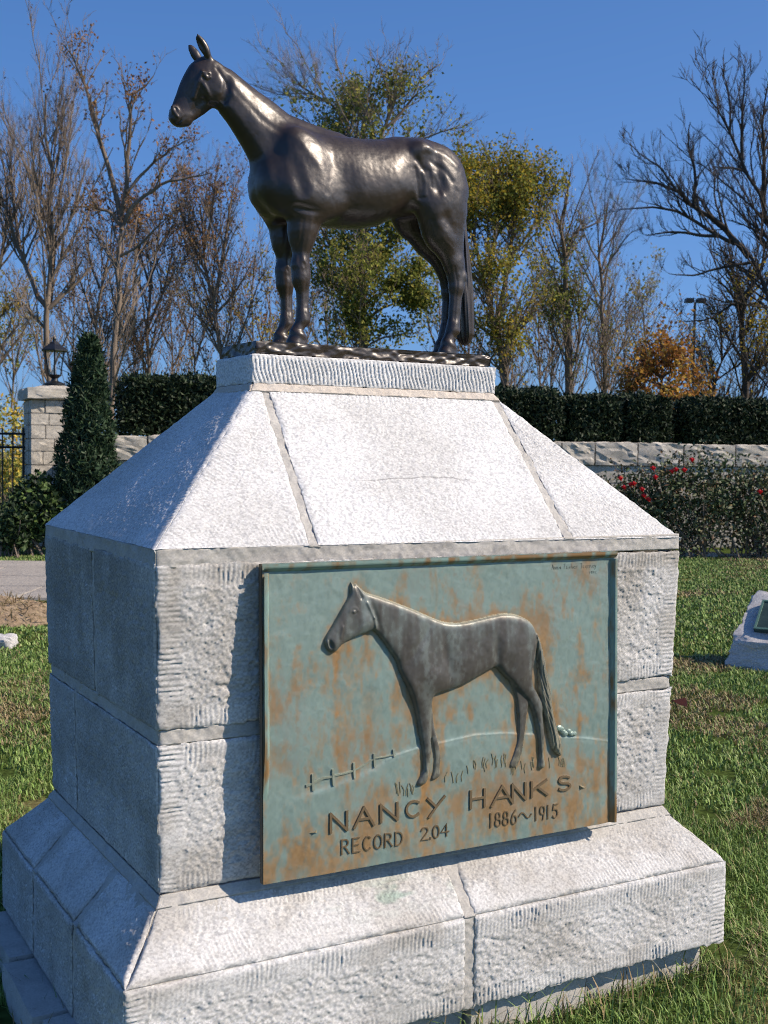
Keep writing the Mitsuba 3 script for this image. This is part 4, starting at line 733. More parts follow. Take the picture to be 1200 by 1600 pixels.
# ------------------------------------------------------------------ the small gravestone on the right
GS = thing('small_gravestone', 'low slant-faced granite gravestone with green bronze plate, on the lawn right of the pedestal', 'gravestone')
gp = EYE + (FW + RT * (1143 - 600) / FOCAL) * 8.55; ang = math.radians(-24); gx_, gy_ = RG * math.cos(ang) + FG * math.sin(-ang) * -1, None
gx_ = np.array([math.cos(.10), math.sin(.10) * -1, 0]) ; gx_ = (RG * .86 - FG * .51); gx_ /= np.linalg.norm(gx_); gy_ = np.cross(nZ, gx_)
GO = np.array([gp[0], gp[1], 0]) - gx_ * .02 + gx_ * .0 + gy_ * .0
w, dpt, hf_, hb = 1.05, .58, .19, .52                                          # slant marker: low front, high back
def slab(c8, res, mat, name, parent, rough):
    q = np.array(c8, float); P = []
    for f in CUBE_F:
        m = trimesh.Trimesh(q, [[f[0], f[1], f[2]], [f[0], f[2], f[3]]], process=False)
        for _ in range(5): m = m.subdivide()
        P.append((np.array(m.vertices), np.array(m.faces)))
    v, f = join(P); cen = q.mean(0); o = v - cen; v = v + o / np.linalg.norm(o, axis=1, keepdims=True) * ((fbm3(v * 9, 3) - .5) * rough + (fbm3(v * 45, 2) - .5) * rough * .35)[:, None]; return put(name, (v, f), mat, parent, smooth=50)
B8 = lambda pts: [GO + gx_ * p[0] + gy_ * p[1] + nZ * p[2] for p in pts]
slab(B8([(0, 0, -.03), (.04, .06, hf_), (0, dpt, -.03), (.08, dpt - .05, hb), (w, 0, -.03), (w - .04, .06, hf_), (w, dpt, -.03), (w - .08, dpt - .05, hb)]), 0, 'gravestone_granite', 'stone_body', GS, .10)
sl = np.array([0, dpt - .11, hb - hf_]); sl /= np.linalg.norm(sl); nn = np.cross([1, 0, 0], sl); tl = lambda x, s, h: GO + gx_ * x + (gy_ * (.06 + sl[1] * s + nn[1] * h) + nZ * (hf_ + sl[2] * s + nn[2] * h))
v = np.array([tl(x, s, h) for x in (.17, w - .17) for s in (.10, .42) for h in (.005, .035)]); put('bronze_plate', (v, CUBE_F), 'plate_bronze', GS)
scene['plate_bronze'] = {'type': 'twosided', 'b': {'type': 'principled', 'base_color': mikit.proc(lambda p, n, uv: MX((.035, .06, .05), (.07, .11, .095), FB(p.x * 20, p.y * 20, p.z * 20, 3))), 'metallic': .3, 'roughness': .35}}
for q in (((.17, .10), (w - .17, .115)), ((.17, .405), (w - .17, .42)), ((.17, .115), (.185, .405)), ((w - .185, .115), (w - .17, .405))):
    v = np.array([tl(x, s, h) for x in (q[0][0], q[1][0]) for s in (q[0][1], q[1][1]) for h in (.03, .043)]); put('plate_rim', (v, CUBE_F), 'plate_rim_bronze', GS)
scene['plate_rim_bronze'] = {'type': 'twosided', 'b': {'type': 'principled', 'base_color': {'type': 'rgb', 'value': [.11, .21, .17]}, 'metallic': .2, 'roughness': .4}}

# ------------------------------------------------------------------ stone wall, gate pier, lantern, gate
WALL_D = 19.3; rng = np.random.default_rng(31)
gpt = lambda r, f, z: EYE * [1, 1, 0] + FG * f + RG * r + nZ * z
wc_, ws_ = math.cos(math.radians(11)), math.sin(math.radians(11)); RW, FWL = RG * wc_ + FG * ws_, FG * wc_ - RG * ws_     # the wall runs away to the right
wpt = lambda r, f, z: EYE * [1, 1, 0] + FG * WALL_D + RW * r + FWL * (f - WALL_D) + nZ * z
WL = thing('stone_wall', 'low limestone garden wall with big rock-faced capstones below the clipped hedge', 'wall')
def lay(name, r0, r1, f0, dpt, z0, z1, rng, parent, mat='limestone', rough=.018, n=2, fr=9, wall=False):
    o_, X_, Y_ = (wpt, RW, FWL) if wall else (gpt, RG, FG)
    v, f = stone(r1 - r0, dpt, z1 - z0, rng, rough, n, .10, fr); put(name, (move(v, frame(o_((r0 + r1) / 2, f0 + dpt / 2, (z0 + z1) / 2), X_, Y_, nZ)), f), mat, parent, smooth=12)
r = -4.75
while r < 14.4:
    w = rng.uniform(.50, 1.0); lay('capstone', r + .012, r + w - .012, WALL_D - .06, .62, 1.40, 1.775 + rng.uniform(-.012, .012), rng, WL, rough=.034, n=3, fr=12, wall=True); r += w
for z0, z1 in ((1.10, 1.39), (.80, 1.09), (.48, .79), (.20, .47), (-.05, .19)):
    r = -4.7 + rng.uniform(0, .3)
    while r < 14.4:
        w = rng.uniform(.35, .85)
        lay('wall_stone', r + .008, r + w - .008, WALL_D + rng.uniform(-.01, .02), .35, z0 + .006, z1 - .006, rng, WL, wall=True)
        r += w
v, f = boxv((-4.7, WALL_D + .03, -.1), (14.4, WALL_D + .5, 1.42)); v = np.array([wpt(p[0], p[1], p[2]) for p in v]); put('wall_core', (v, f), 'mortar', WL)
# kerb of the rose bed
KB = thing('bed_kerb', 'row of pale stones edging the rose bed at the edge of the lawn', 'kerb'); r = 3.0
while r < 9.0:
    w = rng.uniform(.5, .9); lay('kerb_stone', r, r + w - .02, 17.35, .2, -.05, .05 + rng.uniform(-.02, .02), rng, KB, 'mortar', wall=True); r += w
PIER_D = 19.0; pr = (72 - 600) / FOCAL * PIER_D; pw = .41
RG0, FG0, gpt0 = RG, FG, gpt; t_ = math.radians(26); PC = gpt(pr, PIER_D + .37, 0)
RG, FG = RG0 * math.cos(t_) - FG0 * math.sin(t_) * -1, FG0 * math.cos(t_) + RG0 * math.sin(t_) * -1
RG = np.cross(FG, nZ)
gpt = lambda r, f, z: PC + RG * (r - pr) + FG * (f - PIER_D - .37) + nZ * z
PI_ = thing('gate_pier', 'square limestone gate pier with a broad pyramidal capstone carrying a lantern', 'pier')
z = -.05; hs = [.26, .22, .25, .20, .24, .18, .22, .20, .22, .19, .21, .17]; row = 0
while z < 2.30 and row < len(hs):
    h = min(hs[row], 2.345 - z); cuts = sorted([-pw, pw] + [c for c in ((-.08 + rng.uniform(-.06, .06),) if row % 2 else (-.18 + rng.uniform(-.05, .05), .12 + rng.uniform(-.05, .05)))])
    for p, q in zip(cuts[:-1], cuts[1:]): lay('pier_stone', pr + p + .006, pr + q - .006, PIER_D + rng.uniform(-.012, .012), .22, z + .006, z + h - .006, rng, PI_, rough=.02)
    for s0, s1 in ((.23, .5), (.5, .74)):
        v, f = stone(.2, s1 - s0 - .012, h - .012, rng, .02, 2); put('pier_stone', (move(v, frame(gpt(pr - pw + .1 + rng.uniform(-.01, .01), PIER_D + (s0 + s1) / 2, z + h / 2), RG, FG, nZ)), f), 'limestone', PI_, smooth=35)
        v, f = stone(.2, s1 - s0 - .012, h - .012, rng, .02, 2); put('pier_stone', (move(v, frame(gpt(pr + pw - .1, PIER_D + (s0 + s1) / 2, z + h / 2), RG, FG, nZ)), f), 'limestone', PI_, smooth=35)
    z += h; row += 1
ZT = z
v, f = boxv((pr - pw + .03, PIER_D + .03, -.05), (pr + pw - .03, PIER_D + .7, ZT - .01)); put('pier_core', (np.array([gpt(*p) for p in v]), f), 'mortar', PI_)
m = trimesh.creation.box((.95, .95, .17)).subdivide().subdivide().subdivide(); v = np.array(m.vertices); top = v[:, 2] > 0; rad = np.abs(v[:, :2]).max(1); v[:, 2] += np.where(top, .10 * (1 - rad / .475), 0); v += ((fbm3(v * 9, 3) - .5) * .06)[:, None] * np.sign(v)
put('pier_cap', (move(v, frame(gpt(pr, PIER_D + .37, ZT + .095), RG, FG, nZ)), np.array(m.faces)), 'limestone', PI_, smooth=35)
RG, FG, gpt = RG0, FG0, gpt0
LT = thing('pier_lantern', 'black six-sided lantern with glass panes standing on the gate pier', 'lantern'); zl = ZT + .26; lc = gpt(pr + .03, PIER_D + .37, 0)
def ring(prof, n=6, rot=.3):
    an = np.arange(n) * 2 * np.pi / n + rot; V = np.concatenate([np.stack([r_ * np.cos(an), r_ * np.sin(an), np.full(n, z_)], -1) for r_, z_ in prof]) + [lc[0], lc[1], zl]; k = len(prof)
    i, j = np.meshgrid(np.arange(k - 1), np.arange(n), indexing='ij'); return V, np.stack([i * n + j, i * n + (j + 1) % n, (i + 1) * n + (j + 1) % n, (i + 1) * n + j], -1).reshape(-1, 4)
put('lantern_foot', ring([(.0, 0), (.17, 0), (.17, .03), (.06, .07), (.05, .11), (.10, .15), (.12, .17), (0, .17)], 16), 'dark_iron', LT, smooth=40)
put('lantern_roof', ring([(.0, .555), (.235, .555), (.235, .575), (.11, .66), (.07, .70), (.03, .72), (.035, .76), (.012, .80), (.0, .83)]), 'dark_iron', LT)
put('lantern_glass', ring([(.105, .17), (.165, .55)]), 'lamp_glass', LT)
an = np.arange(6) * np.pi / 3 + .3; Pb = np.stack([np.stack([.11 * np.cos(an), .11 * np.sin(an), an * 0 + .165], -1), np.stack([.17 * np.cos(an), .17 * np.sin(an), an * 0 + .56], -1)], 1) + [lc[0], lc[1], zl]
for q in Pb: put('glazing_bar', tubes(q[None], np.full((1, 2), .010), 4), 'dark_iron', LT)
put('lantern_candle', ring([(0, .17), (.022, .17), (.022, .33), (0, .34)], 8), 'gravestone_granite', LT)
GT = thing('iron_gate', 'black wrought iron gate with slim upright bars at the left of the pier', 'gate'); gr0, gr1 = pr - pw - 2.6, pr - pw - .03; gf = PIER_D + .35
def rod(name, p, q, r_): put(name, tubes(np.array([[gpt(*p), gpt(*q)]]), np.full((1, 2), r_), 6), 'dark_iron', GT)
for zz in (1.80, 1.58, .22): rod('gate_rail', (gr0, gf, zz), (gr1, gf, zz), .022)
x = gr1 - .04; k = 0
while x > gr0: rod('gate_bar', (x, gf, .12), (x, gf, 1.80 + (.10 if k % 2 == 0 else 0)), .020 if k % 4 == 0 else .012); x -= .17; k += 1

# ------------------------------------------------------------------ clipped hedges, conifer, bushes, roses
YEW = [(.010, .022, .008), (.016, .034, .012), (.022, .045, .016), (.030, .052, .018), (.013, .026, .009)]
def hedge(r0, r1, f0, f1, z0, z1, lab, rng, n=5200):
    H = thing('yew_hedge', lab, 'hedge', None)
    k = rng.integers(0, 10, n); u, v = rng.uniform(-1, 1, (2, n)); sz = np.array([(r1 - r0) / 2, (f1 - f0) / 2, (z1 - z0) / 2])
    q = np.where((k < 4)[:, None], np.stack([u, -np.ones(n), v], -1), np.where((k < 7)[:, None], np.stack([u, v, np.ones(n)], -1), np.where((k < 8)[:, None], np.stack([-np.ones(n), u, v], -1), np.where((k < 9)[:, None], np.stack([np.ones(n), u, v], -1), np.stack([u, np.ones(n), v], -1)))))
    nrm = q / (np.sum(np.abs(q) ** 6, 1, keepdims=True) ** (1 / 6)); q = nrm * sz; q = q + np.sign(q) * ((fbm3(q * 2.2 + r0, 3) - .55) * .22)[:, None] * (np.abs(nrm) > .8); q += rng.normal(0, .025, q.shape); q = q + [(r0 + r1) / 2, (f0 + f1) / 2, (z0 + z1) / 2]
    P = EYE * [1, 1, 0] + FG * WALL_D + FWL * (q[:, 1:2] - WALL_D) + RW * q[:, :1] + nZ * q[:, 2:]
    (V, F), C = leaves(P, .085, YEW, rng, .25, .45); labels[put('foliage', (V, F), 'foliage', H, color=C)] = {'kind': 'stuff'}
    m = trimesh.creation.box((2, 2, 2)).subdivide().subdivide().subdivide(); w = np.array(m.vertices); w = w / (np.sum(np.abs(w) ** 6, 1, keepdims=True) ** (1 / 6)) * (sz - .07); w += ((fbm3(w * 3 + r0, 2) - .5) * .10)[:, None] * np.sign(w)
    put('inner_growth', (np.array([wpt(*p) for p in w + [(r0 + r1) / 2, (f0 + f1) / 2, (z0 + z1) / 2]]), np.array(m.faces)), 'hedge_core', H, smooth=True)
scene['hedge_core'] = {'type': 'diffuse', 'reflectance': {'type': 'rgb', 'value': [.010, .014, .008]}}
HD = 19.9; rx = lambda u: (u - 600) / FOCAL * HD / (wc_ - (u - 600) / FOCAL * ws_)
rng = np.random.default_rng(41)
hedge(rx(770), rx(890), HD, HD + 1.0, 1.70, 2.68, 'dark green clipped hedge block just right of the pedestal, slightly taller than its neighbour', rng)
hedge(rx(898), rx(983), HD + .04, HD + 1.0, 1.70, 2.60, 'dark green clipped hedge block in the middle of the three left of the gap', rng, 4600)
hedge(rx(991), rx(1062), HD, HD + 1.0, 1.70, 2.61, 'dark green clipped hedge block just left of the gap with orange leaves', rng, 4200)
hedge(rx(1080), rx(1290), HD + .05, HD + 1.0, 1.70, 2.59, 'long dark green clipped hedge block right of the gap with orange leaves', rng, 8000)
hedge(rx(193), rx(410), HD, HD + 1.1, 1.72, 2.76, 'dark green clipped hedge block between the conifer and the pedestal', rng, 7600)
def conifer(u, dist, h, rad, lab, rng):
    K = thing('conifer', lab, 'conifer'); o = spot(u, dist); n = 15000; z = rng.uniform(0, 1, n) ** 1.15; an = rng.uniform(0, 2 * np.pi, n)
    R_ = rad * (1 - z) ** .78 * (.88 + .95 * (fbm3(np.stack([np.cos(an) * 2.2, np.sin(an) * 2.2, z * 9], -1), 3) - .42)) * np.clip(z * 7 + .45, 0, 1) + .05
    R_ = R_ * rng.uniform(.72, 1.06, n) ** .5 + rng.normal(0, .02, n); P = np.stack([R_ * np.cos(an), R_ * np.sin(an), z * h + .05 + R_ * .12], -1) + o
    (V, F), C = leaves(P, .10, [(.014, .034, .014), (.022, .050, .020), (.034, .068, .028), (.045, .080, .036)], rng, .9, .30); labels[put('foliage', (V, F), 'foliage', K, color=C)] = {'kind': 'stuff'}
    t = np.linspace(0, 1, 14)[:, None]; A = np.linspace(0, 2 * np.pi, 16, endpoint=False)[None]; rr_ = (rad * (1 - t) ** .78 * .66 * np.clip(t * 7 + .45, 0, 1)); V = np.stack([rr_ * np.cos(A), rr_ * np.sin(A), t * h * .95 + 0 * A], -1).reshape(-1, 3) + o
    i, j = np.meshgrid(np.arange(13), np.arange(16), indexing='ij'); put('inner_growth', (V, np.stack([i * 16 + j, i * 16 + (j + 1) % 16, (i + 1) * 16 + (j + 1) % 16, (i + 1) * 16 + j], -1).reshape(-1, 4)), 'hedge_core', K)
    put('trunk', tubes(np.array([[o, o + [0, 0, h * .8]]]), np.array([[.07, .02]]), 8), 'bark', K)
conifer(139, 17.6, 3.16, .58, 'tall narrow dark green conifer standing in front of the garden wall, beside the gate pier', np.random.default_rng(7))
def bush(name, u, dist, z0, rx_, ry_, rz_, cols, size, n, lab, cat, rng, up=.3, stems=14, off=0, asp=.55, mat='foliage', sq=2.0, am=.6, pw_=.45):
    K = thing(name, lab, cat); o = spot(u, dist, 0) + FG * off; d = rng.normal(size=(n, 3)); d /= np.linalg.norm(d, axis=1, keepdims=True); rr_ = rng.uniform(.25, 1, n) ** pw_ * (.72 + am * (fbm3(d * 2.3 + u * .37, 3) - .35))
    d = d / (np.sum(np.abs(d) ** sq, 1, keepdims=True) ** (1 / sq)); q = d * rr_[:, None] * [rx_, ry_, rz_] + [0, 0, z0 + rz_]; q = q[q[:, 2] > .02]; P = o + RG * q[:, :1] + FG * q[:, 1:2] + nZ * q[:, 2:]
    (V, F), C = leaves(P, size, cols, rng, up, asp); labels[put('foliage', (V, F), mat, K, color=C)] = {'kind': 'stuff'}
    if stems:
        b0 = o + RG * rng.normal(0, rx_ * .25, (stems, 1)) + FG * rng.normal(0, ry_ * .25, (stems, 1)); e = P[rng.integers(0, len(P), stems)]; m_ = b0 * .45 + e * .55 + rng.normal(0, .05, (stems, 3)) + nZ * .05
        labels[put('stems', tubes(np.stack([b0, m_, e], 1), np.array([[.014, .010, .005]] * stems), 5), 'bark', K)] = {'kind': 'stuff'}
    return K, o, P
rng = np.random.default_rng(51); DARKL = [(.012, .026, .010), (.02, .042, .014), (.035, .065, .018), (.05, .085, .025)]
bush('laurel_bush', 58, 17.2, .05, .50, .42, .62, DARKL + [(.10, .16, .04)], .10, 2600, 'dark glossy-leaved bush below the gate pier with a few leaves coloured lighter as if sunlit', 'bush', rng)  # the added lighter green paints sunlight onto a few leaves
bush('laurel_bush', 20, 16.9, .0, .38, .36, .42, DARKL, .085, 1700, 'low dark round bush in front of the iron gate', 'bush', rng)
ROSE = [(.03, .055, .02), (.055, .085, .032), (.085, .12, .045), (.13, .11, .045), (.10, .14, .06), (.17, .19, .10), (.15, .09, .045), (.21, .22, .13)]
scene['rose_red'] = {'type': 'twosided', 'b': {'type': 'principled', 'base_color': {'type': 'rgb', 'value': [.62, .012, .020]}, 'roughness': .5}}
def rose(K, p, s, rng):
    P = []
    for k in range(11):
        t = k / 11; an = k * 2.4; tl_ = .2 + 1.25 * t; d = np.array([math.cos(an) * math.sin(tl_), math.sin(an) * math.sin(tl_), math.cos(tl_)]); ax_ = -FG * .8 + nZ * .6 + RG * .2; ax_ /= np.linalg.norm(ax_); ay_ = np.cross(ax_, RG); ay_ /= np.linalg.norm(ay_); d = np.cross(ay_, ax_) * d[0] + ay_ * d[1] + ax_ * d[2]; a_ = np.cross(d, [.3, .2, .9]); a_ /= np.linalg.norm(a_); b_ = np.cross(d, a_); w = s * (.30 + .34 * t)
        c = p + d * s * (.25 + .5 * t); v = np.array([p, c + a_ * w, c + d * s * .28, c - a_ * w, c + b_ * .02 - d * s * .12]); P.append((v, np.array([[0, 1, 4], [0, 4, 3], [4, 1, 2], [4, 2, 3]])))
    put('blossom', join(P), 'rose_red', K)
for (u, dd, rx_, rz_, n, lab), fl in zip(((990, 18.5, .80, .70, 3600, 'rose bush with deep red blooms against the wall, nearest the pedestal'), (1085, 18.3, 1.0, .86, 5200, 'largest rose bush, dark leaves and bright red blooms, right of the pedestal against the wall'), (1190, 18.4, .95, .82, 4600, 'rose bush at the right edge with a single red bloom')),
        (((975, 762), (990, 756), (969, 748), (1003, 765), (1006, 775), (1013, 781), (985, 758)), ((1081, 719), (1056, 734), (1069, 735), (1024, 746), (1020, 732), (1050, 737)), ((1187, 769),))):
    K, o, P = bush('rose_bush', u, dd, .0, rx_, .50, rz_, ROSE, .07, n, lab, 'rose bush', rng, .3, 40, sq=2.2, am=1.5, pw_=.75)
    for x_, y_ in fl: rose(K, at(x_, y_, dd - .50 + rng.uniform(-.05, .05)), .055, rng)
# ------------------------------------------------------------------ trees
def curve(P, n):
    P = np.asarray(P, float); s = np.r_[0, np.cumsum(np.linalg.norm(np.diff(P, axis=0), axis=1))]; return PchipInterpolator(s, P, axis=0)(np.linspace(0, s[-1], n)), s[-1]
def tree(key, lab, dist, limbs, rng, r0=.15, dens=.64, gen=3, leaf=None, group=None, depth=.25, ratio=.46, upb=.35, twig=.0075, bark='bark', lo=.25):
    """limbs: main stems and boughs read off the photograph at this distance, bent in depth at random; shoots and twigs are grown on them"""
    K = thing(key, lab, 'tree', group); B = []; mains = []
    for li, L in enumerate(limbs):
        L, ra, rb = L if isinstance(L[1], float) or isinstance(L[1], int) else (L, None, None)
        sl = 0 if li == 0 else rng.normal(0, depth); uv = np.array(L, float); le = np.r_[0, np.cumsum(np.hypot(*np.diff(uv, axis=0).T))] / FOCAL * dist
        prev = 0.0
        if li:                                            # start at the depth of the stem it leaves
            best = min(((np.hypot(*(q_ - uv[0])), dd_) for uvs, dds in mains for q_, dd_ in zip(uvs, dds)), key=lambda x: x[0]); prev = best[1]
        dds = prev + sl * le + .05 * np.sin(le * 1.3 + li); mains.append((uv, dds)); P = np.array([at(u, v, dist + dd_) for (u, v), dd_ in zip(uv, dds)])
        if li == 0: P[0][2] = -.1
        Q, ln = curve(P, 12); Q = Q + rng.normal(0, ln * .004, Q.shape); ra = ra or (r0 if li == 0 else r0 * .5); rb = rb or max(.02, ra * .22); B.append((Q, np.linspace(1, 0, 12) ** .8 * (ra - rb) + rb, ln))
    main = [tubes(Q[None], R_[None], 7) for Q, R_, _ in B]; put('trunk', join(main[:1]), bark, K, smooth=True)
    for m_ in main[1:]: put('bough', m_, bark, K, smooth=True)
    P = np.array([q[0] for q in B]); R_ = np.array([q[1] for q in B]); L_ = np.array([q[2] for q in B]); out, tips = [], [P[:, -4:].reshape(-1, 3)]
    for g_ in range(gen):
        cnt = np.clip((L_ * (5.2, 5.5, 7., 9.)[g_] * dens * (1 if g_ else 1.0)).astype(int), (5, 3, 2, 2)[g_], (30, 16, 9, 6)[g_]); idx = np.repeat(np.arange(len(P)), cnt); n = len(idx)
        t = rng.uniform(lo if g_ == 0 else .15, 1, n); k = t * (P.shape[1] - 1); k0 = np.minimum(k.astype(int), P.shape[1] - 2); fr_ = (k - k0)[:, None]
        S = P[idx, k0] * (1 - fr_) + P[idx, k0 + 1] * fr_; D = P[idx, k0 + 1] - P[idx, k0]; D /= np.linalg.norm(D, axis=1, keepdims=True) + 1e-9; rs = R_[idx, k0] * (1 - fr_[:, 0]) + R_[idx, k0 + 1] * fr_[:, 0]
        N_ = np.cross(D, rng.normal(size=(n, 3))); N_ /= np.linalg.norm(N_, axis=1, keepdims=True) + 1e-9; an = rng.uniform(.35, .95, n)[:, None]; D = D * np.cos(an) + N_ * np.sin(an) + nZ * upb * rng.uniform(.2, 1.3, (n, 1)); D /= np.linalg.norm(D, axis=1, keepdims=True)
        L2 = np.clip(L_[idx] * ratio * (1.15 - .7 * t), .25, (2.9, 1.5, .9, .5)[g_]) * rng.uniform(.5, 1.25, n); kk = (7, 5, 4, 3)[g_]; s = np.linspace(0, 1, kk)[None, :, None]
        wob = np.cumsum(rng.normal(0, .045, (n, kk, 3)), 1) * s; P = S[:, None] + (D[:, None] * s + nZ * (s ** 2 * .16 * upb * 2) + wob) * L2[:, None, None]
        ra = np.clip(rs * .55, twig * .7, (.034, .016, .010, .008)[g_]); rb = np.maximum(ra * .35, twig * .45); R_ = ra[:, None] * (1 - s[:, :, 0]) + rb[:, None] * s[:, :, 0]; L_ = L2; out.append(tubes(P, R_, (5, 3, 3, 3)[g_]))
        if g_ >= gen - 2: tips.append(P[:, (kk // 2):].reshape(-1, 3))
    labels[put('branches', join(out), bark, K)] = {'kind': 'stuff'}
    if leaf:
        n, cols, size, fn = leaf; tp_ = np.vstack(tips); w = np.ones(len(tp_))
        if fn is not None:
            d_ = tp_ - EYE; z_ = d_ @ FW; uv = np.stack([600 + FOCAL * (d_ @ RT) / z_, 800 - FOCAL * (d_ @ UP) / z_], -1); w = np.clip(fn(uv), 0, None)
        w = w * (.15 + 1.7 * np.clip(fbm3(tp_ * .9, 3) - .38, 0, 1) * 3)
        if w.sum() > 0:
            ii = rng.choice(len(tp_), n, p=w / w.sum()); labels[put('leaves', *(lambda m, c: (m, 'thin_leaf', K, False, c))(*leaves(tp_[ii] + rng.normal(0, size * 1.1, (n, 3)), size, cols, rng, -.15, .62, .35)))] = {'kind': 'stuff'}
    return K
gauss = lambda *cs: (lambda uv: sum(wt * np.exp(-((uv[:, 0] - u) / su) ** 2 - ((uv[:, 1] - v) / sv) ** 2) for u, v, su, sv, wt in cs))
RUSSET = [(.28, .14, .07), (.36, .18, .07), (.22, .125, .075), (.40, .23, .08), (.20, .13, .09)]
OLIVE = [(.26, .29, .07), (.19, .22, .055), (.34, .34, .09), (.13, .16, .045), (.36, .32, .08)]
YELLOW = [(.44, .35, .05), (.36, .33, .06), (.50, .37, .05), (.28, .27, .06), (.40, .27, .04)]
ORANGE = [(.42, .22, .05), (.48, .28, .06), (.34, .15, .05), (.30, .14, .06), (.46, .32, .08)]
BROWN = [(.10, .07, .045), (.14, .09, .05)]
R = np.random.default_rng
tree('bare_tree', 'tall bare tree with many upright shoots rising behind the lantern', 34, [
    [(76, 640), (77, 540), (76, 480), (78, 430), (80, 385), (81, 340), (80, 290), (77, 240), (72, 190), (70, 150)], ([(80, 345), (92, 310), (100, 270), (108, 220), (112, 165)], .05, .012), ([(76, 480), (55, 450), (35, 400), (25, 350), (18, 290), (10, 230)], .08, .015),
    ([(79, 395), (108, 350), (124, 300), (136, 245)], .06, .012), ([(81, 335), (62, 300), (52, 260), (48, 205)], .05, .012), ([(76, 482), (105, 455), (130, 432), (150, 405)], .06, .015), ([(80, 300), (90, 250), (96, 200), (98, 160)], .035, .012), ([(77, 520), (50, 490), (30, 470), (12, 470)], .05, .012)], R(101), .12, 1.0, 3, (450, BROWN, .09, None), None, .18, .42, .75)
tree('twin_stemmed_tree', 'tall slim tree forking into two long stems, russet leaf clump at its top right', 30, [
    [(168, 650), (176, 560), (182, 480), (186, 420), (188, 370), (188, 335)], ([(188, 340), (178, 290), (165, 250), (152, 200), (140, 160), (125, 115), (112, 85), (100, 66)], .075, .012), ([(188, 335), (197, 290), (200, 240), (203, 190), (206, 150), (225, 135), (240, 118)], .07, .014),
    ([(190, 360), (205, 325), (235, 300), (262, 283), (300, 277), (330, 272)], .06, .012), ([(186, 350), (165, 328), (130, 323), (95, 326)], .05, .012), ([(198, 300), (230, 265), (265, 235), (300, 217)], .045, .010), ([(187, 400), (215, 385), (240, 360), (262, 340)], .04, .01)], R(102), .13, .75, 3,
    (1700, RUSSET, .085, gauss((222, 115, 26, 28, 3), (140, 130, 35, 60, 1.2), (250, 250, 70, 60, .5), (150, 330, 60, 40, .5))), None, .2, .40, .45)
for s_, (lab, dist, off) in enumerate((('russet-leaved tree with steep boughs left of the horse, nearest the pedestal', 37, 0),)):
    tree('russet_tree', lab, dist, [[(352, 640), (345, 560), (332, 470), (322, 420), (315, 370), (312, 320)], ([(332, 472), (345, 420), (352, 370), (360, 320), (366, 280)], .07, .012), ([(322, 422), (300, 380), (285, 340), (275, 295)], .06, .012), ([(335, 490), (372, 450), (392, 410)], .05, .012), ([(318, 390), (330, 340), (335, 300), (338, 262)], .05, .012)],
         R(103), .10, .95, 3, (3800, RUSSET, .085, None), None, .25, .45, .55)
tree('russet_tree', 'slender tree with russet leaves just left of the twin-stemmed tree', 39, [[(150, 640), (152, 560), (150, 500), (158, 440), (168, 400), (176, 350)], ([(152, 520), (135, 470), (120, 420), (112, 370)], .05, .01), ([(156, 450), (140, 400), (135, 340)], .045, .01), ([(160, 430), (190, 390), (205, 345)], .04, .01)], R(104), .09, 1.0, 3, (3000, RUSSET, .09, None), None, .25, .45, .3)
tree('russet_tree', 'thin tree with sparse russet leaves between the twin-stemmed tree and the horse', 40, [[(236, 640), (232, 540), (236, 470), (242, 410), (252, 350), (258, 300)], ([(234, 500), (255, 455), (268, 400), (272, 350)], .05, .01), ([(238, 450), (220, 400), (212, 345)], .045, .01), ([(246, 390), (270, 350), (285, 320)], .04, .01)], R(105), .085, 1.0, 3, (2600, RUSSET, .09, None), None, .25, .45, .3)
tree('leaning_bare_tree', 'bare tree at the left edge with branches reaching in from outside the picture', 36, [[(-28, 640), (-22, 540), (-14, 470), (-4, 420), (8, 370), (12, 310), (6, 250)], ([(-14, 470), (-24, 400), (-20, 320), (-8, 250)], .06, .012), ([(-18, 520), (14, 480), (36, 462)], .05, .012), ([(2, 395), (26, 360), (36, 310)], .04, .01)], R(106), .11, .9, 3, (700, YELLOW, .09, gauss((5, 480, 40, 50, 1))), None, .2, .42, .6)
tree('olive_tree', 'large olive-green tree with bare top branches standing behind the horse', 37, [
    [(568, 660), (566, 520), (565, 450), (566, 390), (570, 330)], ([(566, 392), (556, 300), (550, 230), (540, 190), (520, 165), (490, 150), (470, 132), (452, 112)], .10, .015), ([(570, 332), (582, 250), (600, 200), (615, 150), (622, 108)], .08, .013), ([(600, 202), (640, 160), (660, 122), (690, 98)], .05, .012), ([(575, 292), (632, 232), (688, 207), (722, 200)], .05, .012),
    ([(566, 425), (525, 395), (500, 350), (490, 300)], .07, .012), ([(566, 405), (620, 365), (655, 320)], .07, .012), ([(566, 470), (520, 450), (488, 430)], .05, .012), ([(566, 480), (610, 450), (650, 430)], .05, .012), ([(556, 300), (520, 260), (508, 215)], .05, .012), ([(550, 230), (560, 180), (552, 130)], .04, .012), ([(582, 250), (570, 200), (575, 150), (590, 100)], .04, .012), ([(612, 160), (600, 125), (590, 92)], .03, .01), ([(566, 500), (535, 470), (505, 455), (482, 470)], .05, .012), ([(566, 510), (600, 480), (640, 470), (668, 480)], .05, .012), ([(566, 540), (530, 520), (500, 515)], .04, .012), ([(566, 545), (610, 525), (660, 520)], .04, .012), ([(565, 440), (535, 420), (520, 380)], .05, .012), ([(566, 450), (595, 410), (600, 370)], .05, .012)],
    R(107), .24, .95, 3, (24000, OLIVE, .12, gauss((530, 165, 80, 40, .35), (590, 240, 95, 50, .45), (640, 150, 50, 36, .35), (560, 430, 110, 110, 1.1), (640, 430, 80, 100, 1.1))), None, .22, .46, .35)
